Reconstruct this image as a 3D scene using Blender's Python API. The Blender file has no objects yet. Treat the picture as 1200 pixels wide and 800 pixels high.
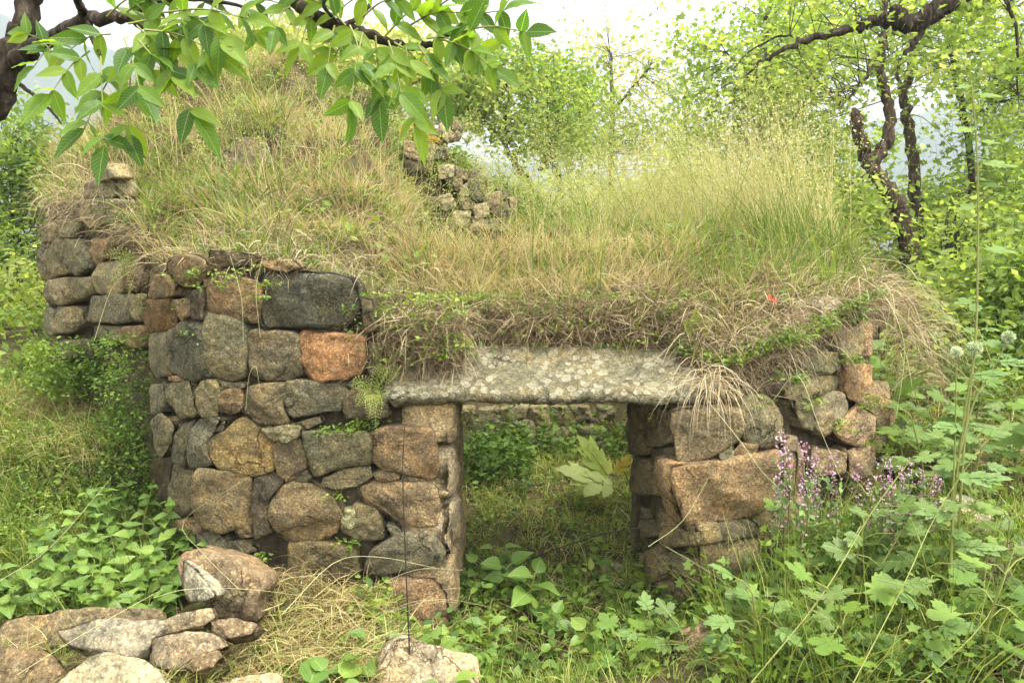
import bpy, math, random
import numpy as np
from mathutils import Vector, noise as mnoise
rng = np.random.default_rng(7)
random.seed(7)
SC = bpy.context.scene
COL = SC.collection
rad = math.radians

# ---------------------------------------------------------------- camera
PITCH = math.atan(0.1)
CAMH = 1.6
cam = bpy.data.objects.new('camera', bpy.data.cameras.new('camera'))
COL.objects.link(cam)
cam.location = (0, 0, CAMH)
cam.rotation_euler = (math.pi/2 - PITCH, 0, 0)
cam.data.sensor_width = 36
cam.data.lens = 30
cam.data.clip_start = 0.05
cam.data.clip_end = 6000
SC.camera = cam
cp, sp = math.cos(PITCH), math.sin(PITCH)

# ---------------------------------------------------------------- world, sun, exposure
SUN_EL, SUN_AZ = rad(68), rad(118)      # azimuth clockwise from +Y
w = bpy.data.worlds.new('World'); SC.world = w; w.use_nodes = True
nt = w.node_tree; nt.nodes.clear()
sky = nt.nodes.new('ShaderNodeTexSky'); sky.sky_type = 'NISHITA'; sky.sun_disc = False
sky.sun_elevation = SUN_EL; sky.sun_rotation = SUN_AZ; sky.air_density = 1.0; sky.dust_density = 4.0; sky.ozone_density = 1.0
hs = nt.nodes.new('ShaderNodeHueSaturation'); hs.inputs['Saturation'].default_value = 0.02; hs.inputs['Value'].default_value = 2.0
bg = nt.nodes.new('ShaderNodeBackground'); bg.inputs['Strength'].default_value = 0.15
wo = nt.nodes.new('ShaderNodeOutputWorld')
nt.links.new(sky.outputs[0], hs.inputs['Color']); nt.links.new(hs.outputs[0], bg.inputs[0]); nt.links.new(bg.outputs[0], wo.inputs[0])
sl = bpy.data.lights.new('sun', 'SUN'); sl.energy = 2.6; sl.angle = rad(12); sl.color = (1.0, 0.9, 0.72)
sun = bpy.data.objects.new('sun', sl); COL.objects.link(sun)
sd = Vector((math.sin(SUN_AZ)*math.cos(SUN_EL), math.cos(SUN_AZ)*math.cos(SUN_EL), math.sin(SUN_EL)))
sun.rotation_euler = sd.to_track_quat('Z', 'Y').to_euler()
SC.view_settings.view_transform = 'Standard'; SC.view_settings.look = 'None'
SC.view_settings.exposure = 1.55; SC.view_settings.gamma = 1.0
SC.cycles.use_denoising = True
SC.cycles.max_bounces = 8; SC.cycles.diffuse_bounces = 4; SC.cycles.transmission_bounces = 6
SC.cycles.volume_bounces = 0; SC.cycles.caustics_reflective = False; SC.cycles.caustics_refractive = False

# ---------------------------------------------------------------- helpers
def ray(px, py):
    x = (px-600)/1000.0; y = -(py-400)/1000.0
    return np.array([x, cp + y*sp, -sp + y*cp])
def P(px, py, d):                        # point of the place at depth d (metres along y) seen at a photo position
    r = ray(px, py); t = d/r[1]
    return np.array([r[0]*t, d, CAMH + r[2]*t])

def tag(o, label=None, cat=None, group=None, kind=None):
    if label: o['label'] = label
    if cat: o['category'] = cat
    if group: o['group'] = group
    if kind: o['kind'] = kind
    return o
def empty(name, loc, label=None, cat=None, group=None):
    o = bpy.data.objects.new(name, None); COL.objects.link(o); o.location = tuple(float(v) for v in loc)
    o.empty_display_size = 0.05
    return tag(o, label, cat, group)

class MB:
    def __init__(s): s.v=[]; s.f3=[]; s.f4=[]; s.t=[]; s.n=0
    def add(s, v, f, tint=0.5):
        v = np.asarray(v, float).reshape(-1,3); f = np.asarray(f, int)
        if f.shape[1]==3: s.f3.append(f+s.n)
        else: s.f4.append(f+s.n)
        s.v.append(v)
        t = np.full(len(v), tint) if np.isscalar(tint) else np.asarray(tint, float)
        s.t.append(t); s.n += len(v)
    def mesh(s, name, origin=(0,0,0)):
        me = bpy.data.meshes.new(name)
        v = np.concatenate(s.v) - np.asarray(origin, float)
        f3 = np.concatenate(s.f3) if s.f3 else np.zeros((0,3),int)
        f4 = np.concatenate(s.f4) if s.f4 else np.zeros((0,4),int)
        me.vertices.add(len(v)); me.vertices.foreach_set('co', v.astype(np.float32).ravel())
        nl = f3.size + f4.size
        me.loops.add(nl); me.loops.foreach_set('vertex_index', np.concatenate([f3.ravel(), f4.ravel()]).astype(np.int32))
        me.polygons.add(len(f3)+len(f4))
        ls = np.concatenate([np.arange(len(f3))*3, f3.size + np.arange(len(f4))*4]).astype(np.int32)
        me.polygons.foreach_set('loop_start', ls)
        a = me.attributes.new('tint', 'FLOAT', 'POINT'); a.data.foreach_set('value', np.concatenate(s.t).astype(np.float32))
        me.update(calc_edges=True)
        return me
    def build(s, name, mat, parent=None, origin=None, flat=False):
        og = np.zeros(3) if origin is None else np.asarray(origin, float)
        me = s.mesh(name, og)
        if flat: me.shade_flat()
        if mat: me.materials.append(mat)
        return link(name, me, parent, og)
def link(name, me, parent=None, loc=(0,0,0)):
    o = bpy.data.objects.new(name, me); COL.objects.link(o)
    loc = np.asarray(loc, float)
    if parent is not None:
        o.parent = parent
        pl = np.array(parent.location)
        q = parent.parent
        while q is not None: pl = pl + np.array(q.location); q = q.parent
        loc = loc - pl
    o.location = tuple(float(x) for x in loc)
    return o

def tube(mb, pts, rads, k=6, tint=0.5, wob=0.0):
    pts = np.asarray(pts, float); n = len(pts); rads = np.broadcast_to(np.asarray(rads, float), (n,))
    T = np.gradient(pts, axis=0); T /= np.linalg.norm(T, axis=1)[:,None]+1e-9
    up = np.array([0.13,0.91,0.39]); V=[]
    a0 = np.cross(T[0], up); a0 /= np.linalg.norm(a0)+1e-9
    ang = np.arange(k)*2*math.pi/k
    for i in range(n):
        a = a0 - T[i]*a0.dot(T[i]); a /= np.linalg.norm(a)+1e-9; b = np.cross(T[i], a); a0 = a
        rr = rads[i]*(1+wob*rng.uniform(-1,1,k)) if wob else rads[i]
        V.append(pts[i] + (np.cos(ang)[:,None]*a + np.sin(ang)[:,None]*b)*(rr[:,None] if wob else rr))
    V = np.concatenate(V)
    i, j = np.meshgrid(np.arange(n-1), np.arange(k), indexing='ij'); i=i.ravel(); j=j.ravel(); j2=(j+1)%k
    mb.add(V, np.stack([i*k+j, i*k+j2, (i+1)*k+j2, (i+1)*k+j],1), tint)
    mb.add(np.vstack([V[-k:], pts[-1]]), [[m,(m+1)%k,k] for m in range(k)], tint)
def smooth_path(pts, n=5):               # Catmull-Rom
    p = np.asarray(pts, float); p = np.vstack([2*p[0]-p[1], p, 2*p[-1]-p[-2]]); out=[]
    for i in range(1, len(p)-2):
        for t in np.linspace(0,1,n,endpoint=False):
            out.append(0.5*((2*p[i])+(-p[i-1]+p[i+1])*t+(2*p[i-1]-5*p[i]+4*p[i+1]-p[i+2])*t*t+(-p[i-1]+3*p[i]-3*p[i+1]+p[i+2])*t**3))
    out.append(p[-2]); return np.array(out)
def unit(a): return a/(np.linalg.norm(a, axis=-1, keepdims=True)+1e-9)
def rnd(n, a, b): return rng.uniform(a, b, n)

def blades(mb, Pt, D, L, W, droop, S=3, tint=None):
    """ribbons that start at Pt along D and bend down by gravity"""
    n = len(Pt)
    if n == 0: return
    L = np.broadcast_to(L,(n,)); W = np.broadcast_to(W,(n,)); droop = np.broadcast_to(droop,(n,))
    d = unit(D.copy()); c = Pt.copy()
    side = unit(np.cross(d, unit(rng.normal(size=(n,3)))))
    rows=[]
    for i in range(S+1):
        wd = W*(1-(i/S)**1.6)*0.5 + W*0.04
        rows.append(np.stack([c-side*wd[:,None], c+side*wd[:,None]],1))
        if i < S:
            c = c + d*(L/S)[:,None]
            d = unit(d + np.array([0,0,-1.0])*(droop/S)[:,None] + rng.normal(size=(n,3))*0.06)
    V = np.stack(rows,1).reshape(-1,3)     # n,(S+1),2
    base = (np.arange(n)*(S+1)*2)[:,None]
    F=[]
    for i in range(S):
        F.append(base + np.array([[2*i,2*i+1,2*i+3,2*i+2]]))
    F = np.stack(F,1).reshape(-1,4)
    if tint is None: tint = rng.random(n)
    mb.add(V, F, np.repeat(tint, (S+1)*2))

LEAF4 = (np.array([[0,0,0],[0.5,0.28,0.05],[0.45,0,-0.03],[0.5,-0.28,0.05],[1,0,-0.08]]), np.array([[0,2,1],[0,3,2],[2,4,1],[2,3,4]]))
LEAF2 = (np.array([[0,0,0],[0.5,0.3,0.06],[0.5,-0.3,0.06],[1,0,0]]), np.array([[0,2,1],[1,2,3]]))
LEAF_OV = (np.array([[0,0,0],[0.22,0.24,0.04],[0.22,-0.24,0.04],[0.6,0.25,0.03],[0.6,-0.25,0.03],[1,0,-0.1],[0.3,0,-0.02],[0.62,0,-0.04]]),
           np.array([[0,6,1],[0,2,6],[1,6,3],[6,7,3],[2,4,6],[6,4,7],[3,7,5],[7,4,5]]))
LEAF_MAPLE = (np.array([[0,0,0],[-.05,.28,.02],[.22,.2,0],[.42,.5,.04],[.55,.2,0],[1,0,-.05],[.55,-.2,0],[.42,-.5,.04],[.22,-.2,0],[-.05,-.28,.02],[.4,0,-.03]]),
              np.array([[10,0,9],[10,1,0],[10,2,1],[10,3,2],[10,4,3],[10,5,4],[10,6,5],[10,7,6],[10,8,7],[10,9,8]]))
def scatter(mb, proto, Pt, X, Nn, size, tint=None, aspect=1.0):
    """proto copied to points Pt with its length along X and its face towards Nn"""
    v, f = proto; n = len(Pt)
    if n == 0: return
    X = unit(X); Y = unit(np.cross(Nn, X)); Z = np.cross(X, Y)
    size = np.broadcast_to(size,(n,))
    V = (v[None,:,0,None]*X[:,None,:] + aspect*v[None,:,1,None]*Y[:,None,:] + v[None,:,2,None]*Z[:,None,:])*size[:,None,None] + Pt[:,None,:]
    F = f[None] + (np.arange(n)*len(v))[:,None,None]
    if tint is None: tint = rng.random(n)
    mb.add(V.reshape(-1,3), F.reshape(-1, f.shape[1]), np.repeat(tint, len(v)))
def rdir(n, up=0.0, zs=1.0):
    d = rng.normal(size=(n,3)); d[:,2] = d[:,2]*zs + up; return unit(d)
def vnoise(x, y, s, o=0.0):              # cheap smooth noise in plan, -1..1
    return (np.sin(x*s*1.7+o)*np.cos(y*s*1.3+o*2.1)+np.sin(x*s*0.73-y*s*1.9+o*.7)+np.cos(x*s*2.9+y*s*2.3+o*1.3)*0.6)/2.2

# ---------------------------------------------------------------- materials
def newmat(name):
    m = bpy.data.materials.new(name); m.use_nodes = True; n = m.node_tree; n.nodes.clear()
    return m, n, n.nodes, n.links
def N(nodes, t, **kw):
    x = nodes.new(t)
    for k,v in kw.items():
        if k in x.inputs: x.inputs[k].default_value = v
        else: setattr(x, k, v)
    return x
def ramp(nodes, stops):
    r = nodes.new('ShaderNodeValToRGB'); e = r.color_ramp.elements
    while len(e) < len(stops): e.new(0.5)
    for el,(p,c) in zip(e, stops): el.position = p; el.color = tuple(c)+((1,) if len(c)==3 else ())
    return r
def leaf_mat(name, cols, transl=0.45, rough=0.55, spec=0.3, veins=False):
    m, n, nd, lk = newmat(name)
    at = N(nd,'ShaderNodeAttribute', attribute_name='tint')
    oi = N(nd,'ShaderNodeObjectInfo')
    ad = N(nd,'ShaderNodeMath', operation='ADD'); lk.new(at.outputs['Fac'], ad.inputs[0])
    sc = N(nd,'ShaderNodeMath', operation='MULTIPLY_ADD'); sc.inputs[1].default_value=0.35; sc.inputs[2].default_value=-0.17
    lk.new(oi.outputs['Random'], sc.inputs[0]); lk.new(sc.outputs[0], ad.inputs[1])
    tc = N(nd,'ShaderNodeTexCoord'); nz = N(nd,'ShaderNodeTexNoise', Scale=9.0, Detail=3.0)
    lk.new(tc.outputs['Object'], nz.inputs['Vector'])
    a2 = N(nd,'ShaderNodeMath', operation='MULTIPLY_ADD'); a2.inputs[1].default_value=0.4; a2.inputs[2].default_value=-0.2
    lk.new(nz.outputs[0], a2.inputs[0]); a3 = N(nd,'ShaderNodeMath', operation='ADD'); lk.new(ad.outputs[0], a3.inputs[0]); lk.new(a2.outputs[0], a3.inputs[1])
    r = ramp(nd, [(i/(len(cols)-1), c) for i,c in enumerate(cols)]); lk.new(a3.outputs[0], r.inputs[0])
    if veins:
        sx = N(nd,'ShaderNodeSeparateXYZ'); lk.new(tc.outputs['Object'], sx.inputs[0])
        def mth(op,a,b=None):
            q=N(nd,'ShaderNodeMath', operation=op)
            for i,v in enumerate((a,b)):
                if v is None: continue
                if isinstance(v,(int,float)): q.inputs[i].default_value=v
                else: lk.new(v,q.inputs[i])
            return q.outputs[0]
        ay=mth('ABSOLUTE',sx.outputs[1]); mid=mth('LESS_THAN',ay,.013)
        lat=mth('LESS_THAN',mth('FRACT',mth('MULTIPLY',mth('SUBTRACT',sx.outputs[0],mth('MULTIPLY',ay,.9)),9.0)),.13)
        vv=mth('MAXIMUM',mid,mth('MULTIPLY',lat,.55)); n2=N(nd,'ShaderNodeTexNoise', Scale=6.0, Detail=5.0); lk.new(tc.outputs['Object'],n2.inputs['Vector'])
        off=N(nd,'ShaderNodeVectorMath', operation='SCALE'); off.inputs[0].default_value=(13,7,29); lk.new(oi.outputs['Random'],off.inputs['Scale']); av=N(nd,'ShaderNodeVectorMath', operation='ADD'); lk.new(tc.outputs['Object'],av.inputs[0]); lk.new(off.outputs[0],av.inputs[1]); lk.new(av.outputs[0],n2.inputs['Vector'])
        m1=nd.new('ShaderNodeMix'); m1.data_type='RGBA'; lk.new(mth('MULTIPLY',vv,.5),m1.inputs[0]); lk.new(r.outputs[0],m1.inputs[6]); m1.inputs[7].default_value=(.3,.42,.12,1)
        bl=ramp(nd,[(.66,(0,0,0)),(.7,(1,1,1))]); lk.new(n2.outputs[0],bl.inputs[0]); m2=nd.new('ShaderNodeMix'); m2.data_type='RGBA'; lk.new(mth('MULTIPLY',bl.outputs[0],.75),m2.inputs[0]); lk.new(m1.outputs[2],m2.inputs[6]); m2.inputs[7].default_value=(.16,.11,.03,1)
        class _R: outputs=[m2.outputs[2]]
        r=_R
    bs = N(nd,'ShaderNodeBsdfPrincipled', Roughness=rough); bs.inputs['Specular IOR Level'].default_value = spec
    tr = N(nd,'ShaderNodeBsdfTranslucent')
    hs = N(nd,'ShaderNodeHueSaturation', Hue=0.485, Saturation=1.1, Value=1.5)
    lk.new(r.outputs[0], bs.inputs['Base Color']); lk.new(r.outputs[0], hs.inputs['Color']); lk.new(hs.outputs[0], tr.inputs[0])
    mx = N(nd,'ShaderNodeMixShader'); mx.inputs[0].default_value = transl
    lk.new(bs.outputs[0], mx.inputs[1]); lk.new(tr.outputs[0], mx.inputs[2])
    o = N(nd,'ShaderNodeOutputMaterial'); lk.new(mx.outputs[0], o.inputs[0]); return m
M = {}
M['bough_leaf'] = leaf_mat('bough_leaf', [(.045,.11,.016),(.08,.17,.02),(.13,.24,.026),(.2,.3,.035)], .6, .45, .35, True)
M['tree_leaf']  = leaf_mat('tree_leaf', [(.09,.16,.03),(.16,.245,.045),(.25,.33,.07),(.35,.4,.12)], .6)
M['pale_leaf']  = leaf_mat('pale_leaf', [(.16,.22,.05),(.26,.32,.07),(.34,.38,.11),(.42,.42,.17)], .6)
M['herb_leaf']  = leaf_mat('herb_leaf', [(.05,.1,.018),(.09,.16,.024),(.15,.235,.032),(.24,.3,.05)], .35)
M['fresh_leaf'] = leaf_mat('fresh_leaf', [(.06,.12,.022),(.1,.18,.028),(.14,.23,.038),(.2,.28,.05)], .35, .5, .35, True)
M['grass']      = leaf_mat('grass', [(.08,.14,.024),(.16,.23,.034),(.28,.32,.065),(.44,.42,.15)], .35)
M['dry_grass']  = leaf_mat('dry_grass', [(.17,.12,.05),(.3,.24,.09),(.44,.37,.16),(.55,.48,.25)], .35)
M['straw']      = leaf_mat('straw', [(.07,.05,.03),(.17,.12,.065),(.3,.23,.12),(.45,.37,.22)], .2)
M['yellow_leaf']= leaf_mat('yellow_leaf', [(.3,.26,.04),(.4,.34,.05),(.42,.22,.04)], .4)
M['grey_leaf']  = leaf_mat('grey_leaf', [(.08,.15,.035),(.12,.2,.05),(.18,.26,.07)], .3)
M['pale_under']= leaf_mat('pale_under', [(.26,.32,.1),(.34,.4,.14),(.4,.46,.19)], .5, .6, .2, True)
M['seed_grass']= leaf_mat('seed_grass', [(.17,.2,.05),(.28,.3,.09),(.4,.38,.15),(.52,.47,.24)], .45)
M['dark_leaf']= leaf_mat('dark_leaf', [(.045,.08,.016),(.075,.125,.022),(.11,.17,.03),(.16,.22,.045)], .35, .5, .35, True)
M['pink']       = leaf_mat('pink', [(.4,.16,.3),(.55,.3,.44),(.7,.55,.62)], .4)
M['red']        = leaf_mat('red', [(.6,.05,.02),(.7,.1,.03)], .3)
M['cream']      = leaf_mat('cream', [(.4,.42,.18),(.5,.5,.25),(.6,.58,.36)], .3)
M['thistle']    = leaf_mat('thistle', [(.2,.26,.12),(.36,.42,.22),(.58,.62,.4)], .1)
M['stem']       = leaf_mat('stem', [(.12,.13,.03),(.19,.21,.05),(.3,.29,.1)], .1)
M['red_stem']   = leaf_mat('red_stem', [(.12,.07,.04),(.16,.09,.05),(.15,.16,.06)], .1)
M['black_stem'] = leaf_mat('black_stem', [(.02,.017,.013),(.035,.028,.02)], .02)

def stone_material(name, fixed=None, lichen=0.0, grain=1.0):
    m, n, nd, lk = newmat(name)
    tc = N(nd,'ShaderNodeTexCoord'); oi = N(nd,'ShaderNodeObjectInfo')
    off = N(nd,'ShaderNodeVectorMath', operation='SCALE'); off.inputs[0].default_value=(17,31,23); lk.new(oi.outputs['Random'], off.inputs['Scale'])
    vec = N(nd,'ShaderNodeVectorMath', operation='ADD'); lk.new(tc.outputs['Object'], vec.inputs[0]); lk.new(off.outputs[0], vec.inputs[1])
    def nz(s, d=4, r=.6):
        x = N(nd,'ShaderNodeTexNoise', Scale=s, Detail=d, Roughness=r); lk.new(vec.outputs[0], x.inputs['Vector']); return x
    def mix(bt, fac, a, b):
        x = nd.new('ShaderNodeMix'); x.data_type='RGBA'; x.blend_type=bt
        for s,v in ((0,fac),(6,a),(7,b)):
            if hasattr(v,'links') or hasattr(v,'is_linked'): lk.new(v, x.inputs[s])
            else: x.inputs[s].default_value = v if s==0 else tuple(v)+(1,)
        return x.outputs[2]
    if fixed is None: base = oi.outputs['Color']
    else:
        rg = N(nd,'ShaderNodeRGB'); rg.outputs[0].default_value = tuple(fixed)+(1,); base = rg.outputs[0]
    # warm rust zones and grey zones
    r1 = ramp(nd,[(.35,(.8,.82,.68)),(.5,(1.03,1,.82)),(.66,(1.22,1.08,.76))]); lk.new(nz(7).outputs[0], r1.inputs[0])
    c = mix('MULTIPLY', 1.0, base, r1.outputs[0])
    # crystals
    r2 = ramp(nd,[(.3,(.2,.2,.2)),(.44,(.85,.85,.85)),(.56,(1.05,1.05,1.05)),(.68,(2.6,2.5,2.1))]); lk.new(nz(105*grain,3,.75).outputs[0], r2.inputs[0])
    c = mix('MULTIPLY', .85, c, r2.outputs[0])
    r2b = ramp(nd,[(.36,(.55,.55,.55)),(.5,(1,1,1)),(.66,(1.35,1.32,1.25))]); lk.new(nz(45*grain,4,.7).outputs[0], r2b.inputs[0])
    c = mix('MULTIPLY', .9, c, r2b.outputs[0])
    # dark algae film
    r3 = ramp(nd,[(.46,(0,0,0)),(.64,(1,1,1))]); lk.new(nz(4.5,6,.7).outputs[0], r3.inputs[0])
    c = mix('MIX', N_mul(nd,lk,r3.outputs[0],.5), c, (.045,.04,.028))
    # grey green crust lichen specks
    r4 = ramp(nd,[(.6,(0,0,0)),(.68,(1,1,1))]); lk.new(nz(22,5,.65).outputs[0], r4.inputs[0])
    c = mix('MIX', N_mul(nd,lk,r4.outputs[0],.35), c, (.3,.3,.2))
    # moss
    r5 = ramp(nd,[(.6,(0,0,0)),(.75,(1,1,1))]); lk.new(nz(6,6,.7).outputs[0], r5.inputs[0])
    c = mix('MIX', N_mul(nd,lk,r5.outputs[0],.45), c, (.09,.1,.025))
    ck = N(nd,'ShaderNodeTexVoronoi', Scale=5.5); ck.feature='DISTANCE_TO_EDGE'
    wv2 = N(nd,'ShaderNodeMix'); wv2.data_type='VECTOR'; wv2.inputs[0].default_value=.22; lk.new(vec.outputs[0], wv2.inputs[4]); lk.new(nz(7,5).outputs[1], wv2.inputs[5]); lk.new(wv2.outputs[1], ck.inputs['Vector'])
    rc_ = ramp(nd,[(0,(1,1,1)),(.012,(.6,.6,.6)),(.03,(0,0,0))]); lk.new(ck.outputs['Distance'], rc_.inputs[0])
    gate = ramp(nd,[(.5,(0,0,0)),(.6,(1,1,1))]); lk.new(nz(3,2).outputs[0], gate.inputs[0])
    ckf = N(nd,'ShaderNodeMath', operation='MULTIPLY'); lk.new(rc_.outputs[0], ckf.inputs[0]); lk.new(gate.outputs[0], ckf.inputs[1])
    c = mix('MIX', N_mul(nd,lk,ckf.outputs[0],.7), c, (.02,.016,.012))
    b1 = nz(18,8,.68); b2 = nz(110*grain,4,.7)
    hsum = N(nd,'ShaderNodeMath', operation='MULTIPLY_ADD'); hsum.inputs[1].default_value=.3; lk.new(b2.outputs[0], hsum.inputs[0]); lk.new(b1.outputs[0], hsum.inputs[2])
    hk = N(nd,'ShaderNodeMath', operation='MULTIPLY_ADD'); hk.inputs[1].default_value=-.35; lk.new(ckf.outputs[0], hk.inputs[0]); lk.new(hsum.outputs[0], hk.inputs[2]); hout = hk.outputs[0]
    if lichen:
        vo = N(nd,'ShaderNodeTexVoronoi', Scale=27.0, Randomness=1.0); 
        wv = N(nd,'ShaderNodeMix'); wv.data_type='VECTOR'; wv.inputs[0].default_value=.06
        lk.new(vec.outputs[0], wv.inputs[4]); lk.new(nz(14,3).outputs[1], wv.inputs[5]); lk.new(wv.outputs[1], vo.inputs['Vector'])
        rv = ramp(nd,[(.0,(.35,.35,.35)),(.2,(.6,.6,.6)),(.38,(1,1,1)),(.52,(0,0,0))]); lk.new(vo.outputs['Distance'], rv.inputs[0])
        sel = ramp(nd,[(.15,(0,0,0)),(.22,(1,1,1))]); lk.new(vo.outputs['Color'], sel.inputs[0])
        z = ramp(nd,[(.33,(0,0,0)),(.45,(1,1,1))]); lk.new(nz(3.5,3).outputs[0], z.inputs[0])
        f = N(nd,'ShaderNodeMath', operation='MULTIPLY'); lk.new(rv.outputs[0], f.inputs[0]); lk.new(sel.outputs[0], f.inputs[1])
        f2 = N(nd,'ShaderNodeMath', operation='MULTIPLY'); lk.new(f.outputs[0], f2.inputs[0]); lk.new(z.outputs[0], f2.inputs[1])
        lc = ramp(nd,[(.3,(.3,.28,.19)),(.5,(.36,.34,.24)),(.8,(.43,.41,.3))]); lk.new(vo.outputs['Color'], lc.inputs[0])
        c = mix('MIX', N_mul(nd,lk,f2.outputs[0],lichen), c, lc.outputs[0])
        h2 = N(nd,'ShaderNodeMath', operation='MULTIPLY_ADD'); h2.inputs[1].default_value=.15; lk.new(f2.outputs[0], h2.inputs[0]); lk.new(hout, h2.inputs[2]); hout = h2.outputs[0]
    bp = N(nd,'ShaderNodeBump', Strength=1.0, Distance=.03); lk.new(hout, bp.inputs['Height'])
    bs = N(nd,'ShaderNodeBsdfPrincipled', Roughness=.92); bs.inputs['Specular IOR Level'].default_value=.2
    lk.new(c, bs.inputs['Base Color']); lk.new(bp.outputs[0], bs.inputs['Normal'])
    o = N(nd,'ShaderNodeOutputMaterial'); lk.new(bs.outputs[0], o.inputs[0]); return m
def N_mul(nd, lk, s, k):
    x = N(nd,'ShaderNodeMath', operation='MULTIPLY'); lk.new(s, x.inputs[0]); x.inputs[1].default_value = k; return x.outputs[0]
M['stone'] = stone_material('stone')
M['lintel'] = stone_material('lintel_stone', (.17,.155,.11), lichen=.62)
M['pale_rock'] = stone_material('pale_rock', None, grain=.7)

def soil_material(name, stops, scale=6.0, bump=.8, dist=.03):
    m, n, nd, lk = newmat(name); tc = N(nd,'ShaderNodeTexCoord')
    a = N(nd,'ShaderNodeTexNoise', Scale=scale, Detail=8.0, Roughness=.7); lk.new(tc.outputs['Object'], a.inputs['Vector'])
    r = ramp(nd, stops); lk.new(a.outputs[0], r.inputs[0])
    b = N(nd,'ShaderNodeTexNoise', Scale=scale*7, Detail=6.0, Roughness=.7); lk.new(tc.outputs['Object'], b.inputs['Vector'])
    bp = N(nd,'ShaderNodeBump', Strength=bump, Distance=dist); lk.new(b.outputs[0], bp.inputs['Height'])
    bs = N(nd,'ShaderNodeBsdfPrincipled', Roughness=.95); bs.inputs['Specular IOR Level'].default_value=.1
    lk.new(r.outputs[0], bs.inputs['Base Color']); lk.new(bp.outputs[0], bs.inputs['Normal'])
    o = N(nd,'ShaderNodeOutputMaterial'); lk.new(bs.outputs[0], o.inputs[0]); return m
M['soil'] = soil_material('soil', [(.3,(.03,.022,.013)),(.5,(.075,.055,.03)),(.6,(.07,.08,.025)),(.75,(.13,.1,.06))])
M['mortar'] = soil_material('mortar', [(.3,(.04,.03,.02)),(.5,(.085,.066,.042)),(.75,(.16,.13,.085))], 12)
M['turf'] = soil_material('turf', [(.3,(.04,.03,.016)),(.5,(.1,.08,.04)),(.7,(.17,.14,.07))], 9)
M['hill'] = soil_material('wooded_hill', [(.3,(.03,.05,.02)),(.5,(.05,.085,.025)),(.7,(.1,.12,.04))], .02, 1.0, 8.0)
def bark_material(name, c1, c2, c3):
    m, n, nd, lk = newmat(name); tc = N(nd,'ShaderNodeTexCoord')
    mp = N(nd,'ShaderNodeMapping'); mp.inputs['Scale'].default_value=(1,1,.35); lk.new(tc.outputs['Object'], mp.inputs[0])
    a = N(nd,'ShaderNodeTexNoise', Scale=28.0, Detail=7.0, Roughness=.7); lk.new(mp.outputs[0], a.inputs['Vector'])
    r = ramp(nd,[(.35,c1),(.52,c2),(.66,c3)]); lk.new(a.outputs[0], r.inputs[0])
    v = N(nd,'ShaderNodeTexVoronoi', Scale=45.0); lk.new(mp.outputs[0], v.inputs['Vector'])
    s = N(nd,'ShaderNodeMath', operation='ADD'); lk.new(a.outputs[0], s.inputs[0]); lk.new(v.outputs['Distance'], s.inputs[1])
    bp = N(nd,'ShaderNodeBump', Strength=1.0, Distance=.03); lk.new(s.outputs[0], bp.inputs['Height'])
    bs = N(nd,'ShaderNodeBsdfPrincipled', Roughness=.95); bs.inputs['Specular IOR Level'].default_value=.1
    lk.new(r.outputs[0], bs.inputs['Base Color']); lk.new(bp.outputs[0], bs.inputs['Normal'])
    o = N(nd,'ShaderNodeOutputMaterial'); lk.new(bs.outputs[0], o.inputs[0]); return m
M['bark'] = bark_material('bark', (.04,.028,.018),(.1,.072,.048),(.2,.16,.11))
M['dark_bark'] = bark_material('dark_bark', (.022,.016,.011),(.06,.046,.032),(.14,.11,.08))

# ---------------------------------------------------------------- the lie of the land
def idw(ctrl, x, y, p=3.0):
    x = np.asarray(x,float); y = np.asarray(y,float); num = np.zeros_like(x); den = np.zeros_like(x)
    for cx,cy,cz in ctrl:
        wgt = 1/(((x-cx)**2+(y-cy)**2)**(p/2)+1e-4); num += wgt*cz; den += wgt
    return num/den
GC = [tuple(P(*a)) for a in [(640,738,3.75),(530,745,3.7),(800,730,3.65),(640,800,3.4),(600,675,4.3),(680,690,4.2),(640,610,4.9),(620,550,5.8),(600,528,6.5),(720,530,6.5),(720,565,5.6),(500,745,3.65),(420,700,3.65),(350,665,3.75),
      (100,660,3.9),(-50,640,4.0),(190,640,4.1),(100,520,4.8),(160,470,4.9),(40,470,5.2),(110,390,5.6),(0,380,6.4),(-150,400,6.0),(-200,560,4.4),
      (860,735,3.45),(950,650,3.7),(1050,620,3.9),(1100,700,3.3),(1180,640,3.8),(1100,520,4.9),(1200,520,5.0),(1080,450,5.6),(1150,400,6.6),(1050,360,7.5),(1250,380,7.5),
      (700,290,9.0),(900,290,9.5),(1100,300,10.5),(300,300,9.5),(0,340,9),(500,290,9)]]
GC += [tuple(P(*a)) for a in [(120,775,3.2),(0,770,3.25),(250,780,3.2),(120,800,2.95),(20,800,2.9),(250,800,2.95),(100,740,3.45),(30,740,3.45),(180,740,3.45),(1000,800,3.0),(1150,790,3.0),(700,800,3.1)]]
GC += [(-3,0,0.05),(0,0,-0.02),(3,0,.05),(-1.5,2,0.0),(0,2,0.0),(1.5,2,.02),(3,2,.15),(-3,2,.1),(-1.2,2.9,.1),(0.4,2.9,0.0),(-.6,3.1,.04),(0,-3,0),(-5,3,.2),(5,3,.4),(5,6,1.0),(-6,6,.6),(-6,10,.2),(7,10,1.4)]
def ground(x, y):
    x = np.asarray(x,float); y=np.asarray(y,float)
    z = idw(GC, x, y)
    r = np.sqrt(x*x+(y-4)**2)
    far = np.clip((r-8)/40,0,1); z = z*(1-far) + (-22)*far*far*(3-2*far) + z*far*(1-far)*.3
    return z + vnoise(x,y,2.2)*.03 + vnoise(x,y,6,2)*.015 + far*vnoise(x,y,.05)*3
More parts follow.
